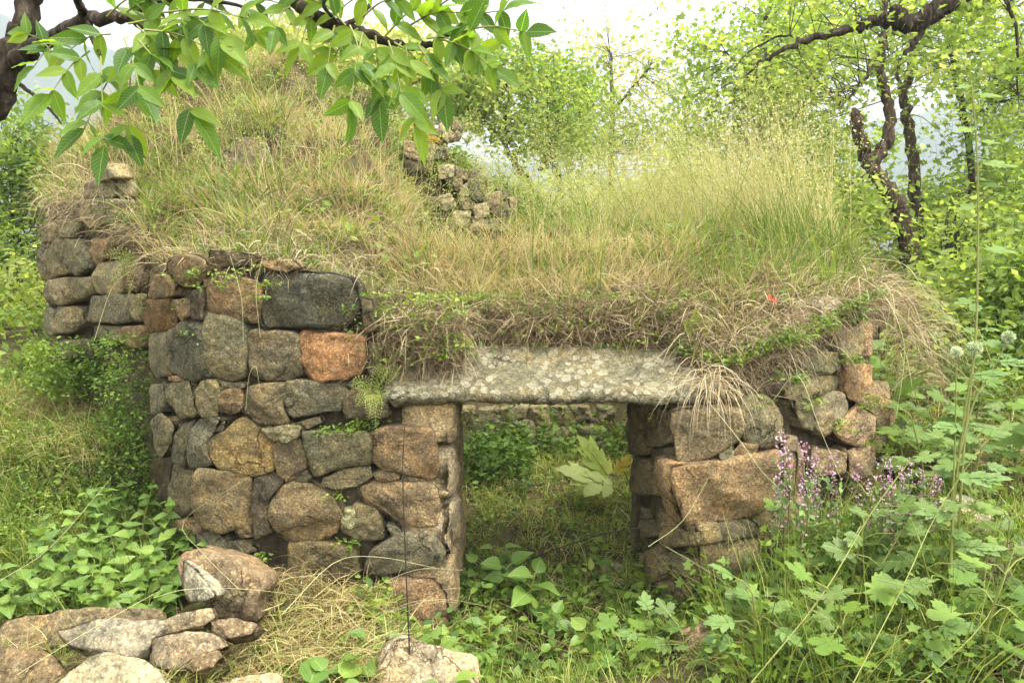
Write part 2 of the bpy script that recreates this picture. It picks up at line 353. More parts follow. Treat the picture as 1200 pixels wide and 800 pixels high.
MC = [tuple(P(*a)) for a in [(190,312,4.25),(250,305,3.95),(350,314,3.9),(410,322,3.9),(425,345,3.95),(445,400,3.9),(490,408,3.9),(530,408,3.9),(620,408,3.95),(700,408,3.95),(780,408,3.95),
      (450,345,4.2),(550,350,4.2),(650,350,4.2),(750,345,4.2),(400,280,4.4),(300,265,4.4),(500,295,4.6),(600,303,4.6),(700,303,4.6),(800,298,4.6),(600,290,4.8),(700,290,4.8),
      (220,240,4.9),(300,225,4.9),(400,235,4.9),(200,160,5.6),(300,135,5.6),(400,160,5.5),(240,78,6.3),(340,72,6.4),(430,98,6.4),(170,105,6.0),(115,175,5.8),(60,245,5.6),(160,280,4.8),(110,240,5.3),
      (300,110,8.2),(100,200,8.0),(450,150,8),
      (540,288,5.2),(530,285,5.8),(520,280,6.4),(460,262,5.3),(450,240,5.9),(430,200,6.2),(560,285,6.5),(600,280,6.7),(500,268,6.4),(490,205,6.8),(460,180,6.9),(600,275,7.2),(700,282,7.2),(820,280,7.2),(480,165,7.3),(540,195,7.3),(590,240,7.4),(650,272,7.6),(800,272,7.8),
      (830,420,3.85),(900,405,3.9),(860,350,4.2),(900,330,4.4),(960,350,4.25),(1015,352,4.35),(850,292,4.9),(950,285,5.1),(1000,305,5.3),(900,268,6.0),(1000,282,6.6),(1000,275,8)]]
def mound(x, y): return idw(MC, x, y, 3.5) + vnoise(x,y,5,1)*.025 + vnoise(x,y,13,4)*.012

# plan line of the wall faces: photo column -> depth
FRONT = [(40,5.3),(165,4.5),(172,4.28),(185,4.1),(235,3.82),(330,3.76),(532,3.7)]
RIGHT = [(735,4.55),(793,3.7),(835,3.62),(925,3.75),(945,3.95),(1032,4.2)]
def line_depth(line, px): return float(np.interp(px, [a for a,b in line], [b for a,b in line]))
def plan(px, d): return ((px-600)/1000.0*d*0.995, d)
ins = .13
MASK = [plan(56,5.3+ins),plan(165,4.5+ins),plan(186,4.22+ins),plan(240,3.82+ins),plan(522,3.7+ins),(-.36,4.45),(-.62,4.55),(-.66,6.75),(1.5,6.85),(1.5,4.8),plan(745,4.6),plan(805,3.7+ins),plan(925,3.78+ins),plan(955,3.97+ins),plan(1022,4.25+ins),(2.0,5.0),(2.3,8.8),(-3.5,8.8),(-3.5,7.0),plan(68,6.1)]
def inside(x, y, poly=MASK):
    x=np.asarray(x,float); y=np.asarray(y,float); r=np.zeros(x.shape,bool); n=len(poly)
    for i in range(n):
        x1,y1=poly[i]; x2,y2=poly[(i+1)%n]
        c = ((y1>y)!=(y2>y)) & (x < (x2-x1)*(y-y1)/(y2-y1+1e-12)+x1); r ^= c
    return r
def grid_mesh(xs, ys, z):
    X,Y=np.meshgrid(xs,ys,indexing='ij'); V=np.stack([X,Y,z(X,Y)],-1).reshape(-1,3); a,b=len(xs),len(ys)
    i,j=np.meshgrid(np.arange(a-1),np.arange(b-1),indexing='ij'); i=i.ravel(); j=j.ravel()
    return V, np.stack([i*b+j,(i+1)*b+j,(i+1)*b+j+1,i*b+j+1],1)
t = np.linspace(-1,1,171); g = np.sinh(t*7.2)/np.sinh(7.2)
mb = MB(); V,F = grid_mesh(g*1500, 4+g*1500, ground); mb.add(V,F)
tag(mb.build('ground', M['soil']), kind='structure')

def bank_z(X, Y):
    ins_ = inside(X,Y); return np.where(ins_, mound(X,Y), ground(X,Y)-.35)
mb = MB(); V,F = grid_mesh(np.arange(-3.9,2.6,.045), np.arange(3.7,9.1,.045), bank_z); mb.add(V,F)
tag(mb.build('earth_bank', M['turf']), kind='structure')
# turf lying over the lintel, a closed body
def cap():
    xs=np.linspace(-.72,.93,60); ys=np.linspace(4.04,4.6,24); mb=MB()
    edge=lambda X,Y: np.minimum(1,(Y-4.04)/.12)
    V,F=grid_mesh(xs,ys,lambda X,Y: 1.15+(mound(X,Y)-1.15)*np.clip(edge(X,Y),.0,1)*np.clip((4.6-Y)/.08,0,1)); n=len(V)
    B=V.copy(); B[:,2]=1.10-.0*B[:,1]
    mb.add(V,F); mb.add(B,F[:,::-1])
    a,b=len(xs),len(ys); ring=[i*b for i in range(a)]+[(a-1)*b+j for j in range(1,b)]+[i*b+b-1 for i in range(a-2,-1,-1)]+[j for j in range(b-2,0,-1)]
    R=np.vstack([V[ring],B[ring]]); m=len(ring); mb.add(R,[[k,(k+1)%m,m+(k+1)%m,m+k] for k in range(m)])
    return mb
tag(cap().build('turf_bank', M['turf']), kind='structure')

# far wooded hills
def hills():
    mb=MB()
    for (y0,y1,amp,base,ph) in ((420,900,1.0,-30,0.0),):
        az=np.linspace(-1.3,1.3,220); rr=np.linspace(0,1,40)
        A,R=np.meshgrid(az,rr,indexing='ij'); pxh=600+1000*np.tan(np.clip(A,-1.2,1.2))
        top=np.interp(pxh,[-1500,-300,0,100,300,450,600,800,1000,1200,1700],[.2,.24,.235,.2,.2,.12,.095,.075,.13,.15,.2])
        D=y0+(y1-y0)*R; H=base+(CAMH-base+top*y1)*(np.sin(R*math.pi/2)**1.15)
        X=np.sin(A)*D*1.0; Y=np.cos(A)*D
        H=H+ (vnoise(X,Y,.02)*9+vnoise(X,Y,.06,2)*4+vnoise(X,Y,.17,5)*2.0+rng.normal(size=X.shape)*1.3)*np.sin(R*math.pi/2)
        V=np.stack([X,Y,H],-1).reshape(-1,3); a,b=A.shape
        i,j=np.meshgrid(np.arange(a-1),np.arange(b-1),indexing='ij'); i=i.ravel(); j=j.ravel()
        mb.add(V,np.stack([i*b+j,(i+1)*b+j,(i+1)*b+j+1,i*b+j+1],1))
    return mb
tag(hills().build('hills', M['hill']), kind='structure')

# ---------------------------------------------------------------- stones
def resample(poly, n):
    p=np.asarray(poly,float)
    q=[]                                   # cut the corners once
    for i in range(len(p)):
        a,b=p[i],p[(i+1)%len(p)]; q += [a*.92+b*.08, a*.08+b*.92]
    p=np.array(q); d=np.linalg.norm(np.roll(p,-1,0)-p,axis=1); s=np.concatenate([[0],np.cumsum(d)]); t=np.linspace(0,s[-1],n,endpoint=False)
    pc=np.vstack([p,p[:1]]); return np.stack([np.interp(t,s,pc[:,0]),np.interp(t,s,pc[:,1])],1)
def stone_mesh(poly, depth, seed, bulge=.16, n=44, facets=4, soft=1.0):
    """poly: outline in the stone's own (u,v); face grows along +w, body goes back to -depth. Returns verts (u,v,w), faces"""
    r=np.random.default_rng(seed); b=resample(poly,n); 
    if np.sum(b[:,0]*np.roll(b[:,1],-1)-np.roll(b[:,0],-1)*b[:,1])<0: b=b[::-1]
    c=b.mean(0); s=math.sqrt(abs(np.sum(b[:,0]*np.roll(b[:,1],-1)-np.roll(b[:,0],-1)*b[:,1]))/2)
    ph=r.uniform(0,6,4); k=np.arange(n)/n*2*math.pi
    b=c+(b-c)*(1+.018*np.sin(5*k+ph[0])+.014*np.sin(11*k+ph[1])+r.normal(size=n)*.008)[:,None]
    rings=[(0.86,-depth),(.97,-depth*.75),(1.0,-depth*.4),(1.0,-.05*s-.0)]
    fr=[1.0,.99,.97,.94,.9,.84,.76,.66,.54,.4,.25,.12]
    planes=[(r.uniform(0,6.28), r.choice([.08,.15,.3,.5,.8]), r.uniform(.1,.75)) for _ in range(facets+1)]; b=c+(b-c)*1.085
    V=[]; 
    for sc,w in rings:
        q=c+(b-c)*sc; V.append(np.column_stack([q,np.full(n,w)]))
    for f in fr:
        q=c+(b-c)*f; d=(q-c)/s
        h=np.full(n,bulge*s)
        for a,g,o in planes: h=np.minimum(h,(bulge-g*(d[:,0]*math.cos(a)+d[:,1]*math.sin(a)-o))*s)
        h=np.maximum(h,-.04*s)
        h=h-soft*s*(.03*f**4+.07*f**30)
        V.append(np.column_stack([q,h]))
    V.append(np.array([[c[0],c[1],V[-1][:,2].mean()]])); V.append(np.array([[c[0],c[1],-depth]]))
    V=np.vstack(V); off=Vector((seed*1.37%50,seed*2.11%50,0))
    for i in range(len(V)):
        p=Vector(V[i]); a=mnoise.fractal(p*(1.6/s)+off,.8,2.2,6)*.05*s-abs(mnoise.noise(p*(2.2/s)+off*2))*.07*s; e=mnoise.noise_vector(p*(2.6/s)+off)*.028*s
        V[i,0]+=e.x; V[i,1]+=e.y; V[i,2]+=a+mnoise.noise(p*28+off)*.005+mnoise.noise(p*60+off)*.0025
    m=len(rings)+len(fr); F4=[]
    for i in range(m-1):
        for j in range(n): F4.append([i*n+j,i*n+(j+1)%n,(i+1)*n+(j+1)%n,(i+1)*n+j])
    F3=[[(m-1)*n+j,(m-1)*n+(j+1)%n,m*n] for j in range(n)]+[[(j+1)%n,j,m*n+1] for j in range(n)]
    return V,F4,F3
seedc=[0]
def place_stone(pts, dfun, color, parent, mat, name='stone', depth=None, tilt=0.0, push=0.0, bulge=.16, facets=4, yaw=None, n=38, soft=1.0, label=None):
    seedc[0]+=1
    pts=np.asarray(pts,float); cx,cy=pts.mean(0); d0=dfun(cx); Pc=P(cx,cy,d0)
    if yaw is None:
        a=P(cx-14,cy,dfun(cx-14)); b=P(cx+14,cy,dfun(cx+14)); u=b-a; u[2]=0; u=unit(u)
    else: u=np.array([math.cos(yaw),math.sin(yaw),0])
    nrm=np.array([u[1],-u[0],0]); 
    nrm=nrm*math.cos(tilt)+np.array([0,0,1])*math.sin(tilt); v=np.cross(nrm,u); 
    if v[2]<0: v=-v
    cw=np.array([0,0,CAMH]); poly=[]
    for px,py in pts:
        rr=ray(px,py); den=rr.dot(nrm)
        t_=(Pc-cw).dot(nrm)/den; q=cw+rr*t_-Pc; poly.append((q.dot(u),q.dot(v)))
    s=math.sqrt(abs(sum(poly[i][0]*poly[(i+1)%len(poly)][1]-poly[(i+1)%len(poly)][0]*poly[i][1] for i in range(len(poly))))/2)
    if depth is None: depth=min(.26,max(.1,s*1.0))
    V,F4,F3=stone_mesh(poly,depth,seedc[0],bulge,n,facets,soft)
    if np.dot(np.cross(u,v),nrm)<0: F4=[f[::-1] for f in F4]; F3=[f[::-1] for f in F3]
    W=Pc+V[:,0:1]*u+V[:,1:2]*v+(V[:,2:3]+push)*nrm
    mb=MB(); mb.n=0
    mb.v=[W]; mb.t=[np.full(len(W),.5)]; mb.f3=[np.array(F3)]; mb.f4=[np.array(F4)]; mb.n=len(W)
    o=mb.build(name,mat,parent,Pc); o.color=tuple(color)+(1,)
    if label: o['label']=label
    return o
def zc(x0,y0,s,pts): return [(x0+x/s,y0+y/s) for x,y in pts]
S1=5.715
A=lambda *p: zc(160,290,S1,p)
B=lambda *p: zc(340,290,S1,p)
C=lambda *p: zc(160,420,S1,p)
D_=lambda *p: zc(340,420,S1,p)
E=lambda *p: zc(160,540,S1,p)
G=lambda *p: zc(340,540,S1,p)
H=lambda *p: zc(400,660,S1,p)
R8=lambda *p: zc(720,440,S1,p)
R9=lambda *p: zc(720,580,S1,p)
R10=lambda *p: zc(880,320,S1,p)
R11=lambda *p: zc(880,430,S1,p)
SW=lambda *p: zc(30,150,2.963,p)
BR=(.18,.13,.075); RB=(.2,.14,.085); GR=(.15,.135,.09); DK=(.075,.073,.055); DG=(.11,.103,.075); OC=(.26,.19,.09); OR=(.3,.165,.09); PB=(.24,.175,.11); BG=(.15,.135,.095); PG=(.24,.22,.15)
left_stones=[
 (A((190,130),(250,50),(400,60),(470,130),(430,210),(330,270),(240,250),(195,190)),BR),
 (A((460,200),(530,160),(700,210),(800,230),(818,330),(805,490),(730,500),(640,480),(470,430),(450,330)),RB),
 ([(306,322),(325,318),(345,320),(380,322),(403,326),(412,340),(416,360),(413,376),(398,383),(370,384),(310,382),(303,365)],DK),
 (A((820,90),(1040,80),(1090,130),(1000,165),(900,150),(830,120)),PB),
 (A((60,180),(180,190),(215,250),(205,320),(140,345),(50,350),(45,260)),BR),
 (A((50,360),(220,350),(240,430),(235,540),(150,565),(80,560),(55,500)),(.15,.09,.035)),
 (A((230,360),(360,340),(370,440),(330,500),(250,505),(240,420)),BR),
 (A((370,300),(445,260),(455,330),(450,480),(370,480)),(.08,.06,.04)),
 ([(172,392),(194,390),(197,415),(195,440),(180,441),(175,420)],GR),
 ([(198,386),(215,377),(236,380),(238,410),(237,440),(228,446),(215,441),(200,437),(198,410)],DG),
 ([(243,368),(262,371),(283,380),(289,390),(288,420),(286,440),(268,446),(241,439),(238,420),(239,390)],GR),
 ([(292,390),(305,388),(335,390),(348,392),(348,418),(354,438),(335,445),(311,449),(296,440),(290,420)],(.13,.11,.075)),
 ([(351,388),(380,391),(412,393),(426,398),(426,425),(420,437),(403,443),(372,446),(362,440),(350,424),(347,405)],OR),
 ([(335,447),(365,447),(395,450),(408,456),(403,470),(397,480),(365,485),(343,488),(333,472)],DG),
 (C((820,180),(990,170),(1000,230),(970,310),(1020,420),(880,450),(800,420),(710,350),(720,250),(760,190)),(.16,.13,.08)),
 (C((545,250),(600,210),(690,210),(715,260),(700,350),(640,375),(560,360),(535,310)),BR),
 (C((430,150),(520,150),(550,200),(540,270),(530,390),(440,390),(400,320),(395,230)),(.16,.14,.085)),
 (C((190,170),(350,150),(370,240),(390,380),(290,400),(250,320),(200,290),(185,230)),GR),
 (C((100,180),(170,170),(185,290),(170,360),(110,370),(100,280)),BG),
 (C((215,110),(290,120),(320,145),(250,155),(210,145)),(.3,.2,.14)),
 (C((520,140),(600,160),(720,165),(715,200),(610,205),(550,195)),GR),
 (C((590,490),(700,390),(800,450),(890,520),(920,640),(900,750),(790,790),(650,770),(540,740),(490,650),(460,560),(510,510)),OC),
 (C((95,410),(180,370),(240,420),(260,480),(240,570),(170,660),(140,640),(110,520)),GR),
 (C((250,440),(360,430),(370,540),(330,640),(320,720),(260,690),(250,560)),DG),
 (C((380,430),(440,400),(540,420),(500,500),(460,560),(470,660),(490,700),(400,740),(330,720),(345,600)),(.12,.115,.09)),
 (C((540,400),(600,420),(580,480),(520,490)),DG),
 (C((830,470),(1000,440),(1100,440),(1090,520),(1000,560),(910,540)),(.2,.185,.12)),
 (C((915,570),(1090,530),(1130,640),(1140,720),(1060,800),(960,845),(920,700)),(.17,.13,.08)),
 (D_((80,490),(330,500),(500,500),(540,590),(550,700),(400,720),(260,760),(160,790),(120,680),(100,590)),(.13,.12,.08)),
 (D_((40,430),(180,390),(210,430),(120,470),(50,490)),BG),
 (D_((550,500),(600,475),(750,460),(940,480),(965,560),(980,700),(965,790),(930,812),(780,770),(620,735),(565,690)),RB),
 (G((220,120),(350,60),(520,40),(545,110),(440,175),(320,190),(210,175)),(.17,.145,.095)),
 (G((545,90),(610,55),(710,85),(735,115),(640,145),(570,125)),PB),
 (G((450,190),(560,140),(900,150),(960,180),(985,280),(970,420),(880,455),(770,440),(620,350),(500,260)),PB),
 (G((430,300),(560,320),(620,450),(625,520),(540,545),(430,520),(340,480),(345,420)),(.16,.135,.08)),
 (G((335,370),(350,330),(430,330),(440,430),(400,460),(340,420)),(.33,.33,.2)),
 ([(316,592),(326,573),(342,564),(362,568),(382,577),(395,592),(399,608),(390,625),(370,633),(342,635),(324,622),(315,606)],(.2,.15,.09)),
 (E((410,70),(500,60),(640,85),(760,115),(780,300),(790,420),(700,440),(570,470),(420,430),(390,300),(385,180)),(.17,.13,.075)),
 (E((790,120),(930,90),(985,150),(890,260),(880,350),(910,470),(800,510),(785,300)),(.075,.062,.045)),
 (E((205,20),(290,60),(400,90),(390,250),(370,320),(270,375),(230,340),(200,200)),(.14,.115,.07)),
 (E((235,400),(330,390),(430,420),(420,490),(340,500),(240,440)),PB),
 (E((390,500),(500,470),(590,530),(640,600),(500,620),(400,580)),BG),
 (E((600,540),(720,530),(800,600),(700,640),(620,600)),GR),
 (E((650,440),(760,430),(790,500),(700,510)),BR),
 (G((0,560),(200,540),(420,600),(440,780),(200,800),(0,780)),(.14,.11,.06)),
 (G((510,680),(560,600),(700,500),(820,480),(960,510),(1010,600),(1010,660),(870,710),(740,720),(640,760),(500,740)),(.14,.125,.09)),
 (H((280,110),(420,100),(600,110),(690,200),(700,330),(640,380),(450,350),(330,290),(250,200)),(.25,.17,.11)),
 ([(440,722),(480,715),(522,722),(528,748),(480,755),(440,745)],(.25,.19,.12)),
 (G((40,80),(100,60),(140,110),(110,140),(30,130)),GR),
 (G((640,420),(720,440),(760,500),(680,500)),BG),
 (A((480,20),(640,30),(800,60),(780,120),(560,130),(480,90)),(.1,.075,.045)),
 ([(424,350),(436,352),(440,385),(428,392)],(.09,.07,.045)),
 ([(430,400),(445,405),(446,440),(432,445)],(.1,.08,.05)),
 ([(410,458),(450,458),(455,490),(405,490),(402,470)],(.1,.085,.055)),
]
side_stones=[SW((215,190),(290,175),(300,240),(215,245)),SW((205,255),(275,245),(280,330),(235,345),(205,310)),SW((285,250),(320,250),(312,330),(290,330)),
 SW((90,400),(130,390),(160,430),(150,500),(100,520),(90,450)),SW((48,405),(88,400),(95,460),(95,520),(65,525),(50,470)),SW((145,390),(190,390),(240,450),(240,480),(190,510),(160,490),(148,430)),
 SW((235,385),(290,390),(290,450),(250,480),(235,440)),SW((255,470),(330,465),(345,560),(330,580),(265,575),(248,520)),SW((90,530),(150,520),(170,600),(130,615),(95,600)),
 SW((155,520),(245,520),(245,570),(190,595),(160,570)),SW((100,620),(185,625),(190,680),(160,710),(105,710)),SW((215,590),(350,580),(365,640),(360,675),(210,670),(205,630)),
 SW((230,685),(330,690),(340,740),(230,730)),SW((340,690),(410,690),(410,760),(350,760)),SW((300,340),(350,330),(350,400),(300,410)),SW((50,340),(100,330),(110,390),(60,400)),
 SW((115,320),(190,330),(180,380),(125,380)),SW((65,550),(90,545),(100,610),(75,610)),SW((70,620),(98,630),(105,720),(80,715)),SW((100,740),(220,735),(220,800),(100,800)),
 SW((350,480),(400,470),(405,560),(350,560)),SW((370,580),(405,580),(405,670),(372,670)),SW((240,170),(290,120),(310,170),(280,185)),SW((195,260),(170,270),(160,320),(195,318))]
right_stones=[
 (R8((400,270),(480,240),(640,240),(830,260),(850,340),(800,430),(700,500),(560,560),(440,580),(430,450),(390,350)),(.22,.17,.11)),
 (R8((870,190),(930,130),(1060,170),(1110,260),(1110,440),(1010,465),(920,450),(860,380),(870,270)),(.17,.15,.1)),
 (R8((840,450),(940,460),(940,510),(820,540),(790,500)),PB),
 (R8((690,520),(780,460),(790,540),(700,570)),PG),
 ([(795,550),(818,546),(835,543),(874,535),(905,530),(922,532),(926,550),(922,578),(911,586),(891,597),(860,610),(832,613),(811,615),(803,595),(797,575)],(.27,.185,.11)),
 (R9((600,230),(700,180),(880,160),(920,190),(960,260),(830,280),(700,320),(620,290)),(.14,.12,.09)),
 (R9((600,310),(680,310),(760,330),(900,300),(950,340),(950,480),(900,580),(760,650),(650,680),(615,500)),(.28,.22,.15)),
 (R9((715,250),(790,240),(800,300),(750,330),(720,300)),PB),
 (R10((330,600),(480,530),(590,540),(600,640),(500,680),(400,720),(340,700)),(.17,.16,.1)),
 (R11((250,150),(350,100),(500,60),(590,70),(570,140),(500,180),(380,215),(260,200)),(.2,.17,.1)),
 (R11((420,230),(540,170),(610,190),(640,300),(560,400),(490,460),(430,400)),(.25,.21,.15)),
 (R11((640,330),(720,260),(800,320),(800,480),(690,520),(620,480),(550,425)),(.32,.23,.16)),
 (R11((640,20),(700,-20),(800,0),(790,110),(740,150),(720,220),(660,200),(640,120)),(.36,.23,.14)),
 (R10((740,320),(800,330),(810,540),(740,540),(720,430)),(.33,.24,.16)),
 (R10((720,190),(760,180),(790,260),(770,310),(740,270)),(.27,.22,.16)),
 (R10((470,230),(560,240),(575,300),(480,300)),(.38,.32,.26)),
 (R11((420,540),(560,560),(620,580),(600,700),(450,720),(400,650)),(.22,.17,.11)),
 (R11((650,560),(800,520),(800,700),(660,740)),(.33,.24,.17)),
 (R11((300,240),(400,230),(420,420),(330,400)),(.16,.14,.09)),
 (R10((600,380),(730,370),(740,520),(640,620),(590,500)),(.28,.24,.16)),
 (R10((380,330),(560,330),(580,400),(480,430),(380,400)),(.2,.16,.1)),
 ([(920,520),(936,515),(940,560),(928,600),(920,560)],(.17,.13,.09)),
 ([(915,590),(950,590),(965,640),(930,660),(910,630)],(.2,.16,.1)),
 ([(850,650),(905,640),(915,700),(860,710)],(.16,.13,.09)),
]
reveal_stones=[R8((75,190),(270,170),(275,340),(190,360),(130,330),(85,300)),R8((85,310),(180,370),(200,480),(200,520),(120,520)),R8((200,370),(350,330),(400,430),(330,480),(220,460)),
 R8((290,180),(380,250),(390,340),(300,330)),R8((140,560),(240,560),(300,680),(310,800),(150,790),(130,650)),R8((250,490),(420,480),(420,600),(310,650)),R8((320,680),(410,640),(430,780),(330,800)),
 R9((160,60),(230,100),(250,150),(170,160)),R9((260,70),(400,130),(510,200),(520,330),(380,350),(290,260)),R9((380,370),(500,420),(560,430),(560,600),(490,670),(400,540)),
 R9((200,400),(300,330),(370,430),(350,560),(230,600)),R9((530,240),(600,240),(600,380),(540,400)),R9((330,-10),(430,-10),(480,90),(500,180),(400,120)),R9((170,170),(255,160),(290,270),(200,290)),
 R9((230,610),(350,570),(420,620),(440,720),(260,720))]

def core_mesh(outline, z0, z1f, name, parent, mat, jitter=.012):
    """closed rubble body: outline in plan, top by function"""
    pts=[]; n=len(outline)
    for i in range(n):
        a=np.array(outline[i]); b=np.array(outline[(i+1)%n]); m=max(1,int(np.linalg.norm(b-a)/.06))
        pts+= [a+(b-a)*k/m for k in range(m)]
    pts=np.array(pts); m=len(pts); L=14; V=[]
    tops=z1f(pts[:,0],pts[:,1]); c=pts.mean(0)
    for k in range(L+1):
        z=z0+(tops-z0)*k/L; q=pts+(pts-c)*0; q=q+rng.normal(size=q.shape)*jitter; V.append(np.column_stack([q,z]))
    V=np.vstack(V); mb=MB()
    mb.add(V,[[k*m+i,k*m+(i+1)%m,(k+1)*m+(i+1)%m,(k+1)*m+i] for k in range(L) for i in range(m)])
    return mb.build(name,mat,parent)

lw=empty('stone_wall',(-1.0,3.9,0.05),'tall left pier of weathered rubble with orange and dark stones beside the doorway','stone wall')
fd=lambda px: line_depth(FRONT,px)
for pts,c in left_stones: 
    place_stone(pts,fd,c,lw,M['stone'],push=-.01+.03*random.random(),bulge=.03+.06*random.random(),facets=random.choice([3,4,5]))
core_mesh([plan(178,4.25+.04),plan(238,3.82+.055),plan(430,3.7+.09),plan(440,3.7+.12),plan(522,3.7+.09),(-.335,4.45),(-1.6,5.0)],-.1,lambda x,y: np.where(x>-.62,.93,np.minimum(mound(x,y)-.02,1.55)),'rubble_core',lw,M['mortar'])
# jamb stones of the left pier, facing into the doorway
def box_stone(x0,x1,y0,y1,z0,z1,face,color,parent,mat=None,name='stone',n=40):
    """block whose rough face looks along `face` ('+x','-x','+y','-y')"""
    seedc[0]+=1
    if face=='+x': u,v,nn,o=np.array([0,1,0]),np.array([0,0,1]),np.array([1,0,0]),np.array([x1,(y0+y1)/2,(z0+z1)/2]); hw,hh,dp=(y1-y0)/2,(z1-z0)/2,x1-x0
    elif face=='-y': u,v,nn,o=np.array([1,0,0]),np.array([0,0,1]),np.array([0,-1,0]),np.array([(x0+x1)/2,y0,(z0+z1)/2]); hw,hh,dp=(x1-x0)/2,(z1-z0)/2,y1-y0
    else: u,v,nn,o=np.array([0,-1,0]),np.array([0,0,1]),np.array([-1,0,0]),np.array([x0,(y0+y1)/2,(z0+z1)/2]); hw,hh,dp=(y1-y0)/2,(z1-z0)/2,x1-x0
    q=lambda a,b: (a*hw*random.uniform(.9,1.02), b*hh*random.uniform(.88,1.02))
    poly=[q(-1,-.9),q(-.4,-1),q(.5,-1),q(1,-.8),q(1,.2),q(.95,1),q(.2,1),q(-.7,1),q(-1,.6)]
    V,F4,F3=stone_mesh(poly,dp,seedc[0],.07,n,3)
    if np.dot(np.cross(u,v),nn)<0: F4=[f[::-1] for f in F4]; F3=[f[::-1] for f in F3]
    W=o+V[:,0:1]*u+V[:,1:2]*v+V[:,2:3]*nn
    mb=MB(); mb.v=[W]; mb.t=[np.full(len(W),.5)]; mb.f3=[np.array(F3)]; mb.f4=[np.array(F4)]; mb.n=len(W)
    ob=mb.build(name,mat or M['stone'],parent,o); ob.color=tuple(color)+(1,); return ob
for (y0,y1,z0,z1,c) in [(3.74,4.1,-.05,.24,(.3,.23,.15)),(4.08,4.42,-.05,.3,(.28,.22,.15)),(3.74,4.16,.25,.5,(.33,.27,.2)),(4.15,4.44,.3,.55,(.27,.2,.13)),
                        (3.74,4.05,.51,.75,(.36,.3,.22)),(4.04,4.42,.54,.78,(.26,.2,.13)),(3.74,4.12,.76,.97,(.3,.24,.16)),(4.12,4.43,.77,.97,(.24,.19,.12))]:
    box_stone(-.5,-.268,y0,y1,z0,z1,'+x',c,lw)

sw=empty('stone_wall',(-2.4,5.2,1.0),'moss grown side wall set back behind ferns, hung with dry grass','stone wall')
cs=[(.22,.19,.12),GR,(.2,.17,.11),(.24,.2,.13),(.22,.15,.09),BG,(.18,.16,.11)]
for i,pts in enumerate(side_stones): place_stone(pts,lambda px: line_depth([(40,5.3),(165,4.5),(172,4.35)],px),cs[(i*3)%7],sw,M['stone'],bulge=.2,facets=4)
core_mesh([plan(60,5.3+.1),plan(168,4.5+.1),(-1.75,5.3),(-2.9,6.0)],.1,lambda x,y: mound(x,y)-.03,'rubble_core',sw,M['mortar'])

rw=empty('stone_wall',(1.1,3.9,.05),'right pier of pale brown rubble under the lintel, half hidden by weeds','stone wall')
rd=lambda px: line_depth([(793,3.68),(835,3.64),(925,3.75),(945,3.95),(1032,4.2)],px)
for pts,c in right_stones: pts=(np.array(pts)-np.mean(pts,0))*1.07+np.mean(pts,0); place_stone(pts,rd,c,rw,M['stone'],push=random.random()*.025,bulge=.06,facets=4)
vd=lambda px: line_depth([(735,4.5),(793,3.72),(835,3.62)],px)
for i,pts in enumerate(reveal_stones): place_stone(pts,vd,[(.17,.14,.085),(.14,.12,.075),(.19,.15,.1),(.15,.13,.09)][i%4],rw,M['stone'],bulge=.18,depth=.16)
core_mesh([plan(748,4.55),plan(800,3.7+.12),plan(925,3.78+.1),plan(955,3.97+.1),plan(1024,4.25+.08),(1.85,4.9),(.9,4.9)],-.1,lambda x,y: np.minimum(mound(x,y)-.02,np.where(x<.95,.95,1.6)),'rubble_core',rw,M['mortar'])
for (y0,y1,z0,z1) in [(4.25,4.6,.55,.95),(4.6,4.95,.6,1.15),(4.4,4.8,1.15,1.45),(4.3,4.7,.1,.5)]:
    box_stone(1.7,1.93,y0,y1,z0,z1,'+x',(.25,.19,.12),rw)

# inner back wall of the roofless room
iw=empty('stone_wall',(0.2,6.3,.3),'low rubble wall at the back of the room, seen under the lintel','stone wall')
IZ=lambda *p: zc(520,460,5,p)
inner=[IZ((330,95),(500,75),(470,130),(380,195),(340,200)),IZ((510,90),(610,80),(620,180),(560,220),(490,150)),IZ((740,80),(850,80),(870,160),(780,165)),IZ((430,170),(520,160),(570,230),(560,300),(440,270)),IZ((630,80),(725,85),(725,150),(640,160)),
       IZ((580,240),(700,200),(760,260),(700,320),(590,310)),IZ((780,190),(900,180),(930,260),(800,270)),IZ((900,80),(1010,90),(1000,170),(910,160)),IZ((200,100),(320,90),(320,190),(210,200)),IZ((60,90),(180,90),(180,200),(70,190)),IZ((100,220),(300,220),(300,320),(120,330)),IZ((780,290),(950,280),(960,360),(790,370))]
for i,pts in enumerate(inner): place_stone(pts,lambda px: 6.55,[PG,(.26,.22,.15),(.2,.17,.12),(.3,.26,.18)][i%4],iw,M['stone'],bulge=.25)
for k in range(36):
    if random.random()<.45: continue
    r_=k//9; c_=k%9; x=-.7+c_*.26+(r_%2)*.1+random.uniform(-.05,.05); z=.78+r_*.22+random.uniform(-.03,.03)
    box_stone(x,x+random.uniform(.17,.34),random.uniform(6.6,6.82),7.0,z,z+random.uniform(.13,.26),'-y',random.choice([PG,BG,(.2,.17,.12)]),iw,n=24).rotation_euler=(random.uniform(-.2,.2),random.uniform(-.35,.35),random.uniform(-.2,.2))
core_mesh([(-.7,6.95),(1.55,6.95),(1.55,7.1),(-.7,7.1)],.1,lambda x,y: np.minimum(mound(x,y)-.04,1.66),'rubble_core',iw,M['mortar'])
for s_,nm in ((-.6,'+x'),(1.45,'-x')):
    for r_ in range(6):
        for c_ in range(7):
            y=4.75+c_*.32+(r_%2)*.12; z=.15+r_*.24
            if s_<0: box_stone(s_-.25,s_,y,y+.29,z,z+.22,'+x',random.choice([GR,BG,BR]),iw,n=20)
            else: box_stone(s_,s_+.25,y,y+.29,z,z+.22,'-x',random.choice([GR,BG,BR]),iw,n=20)
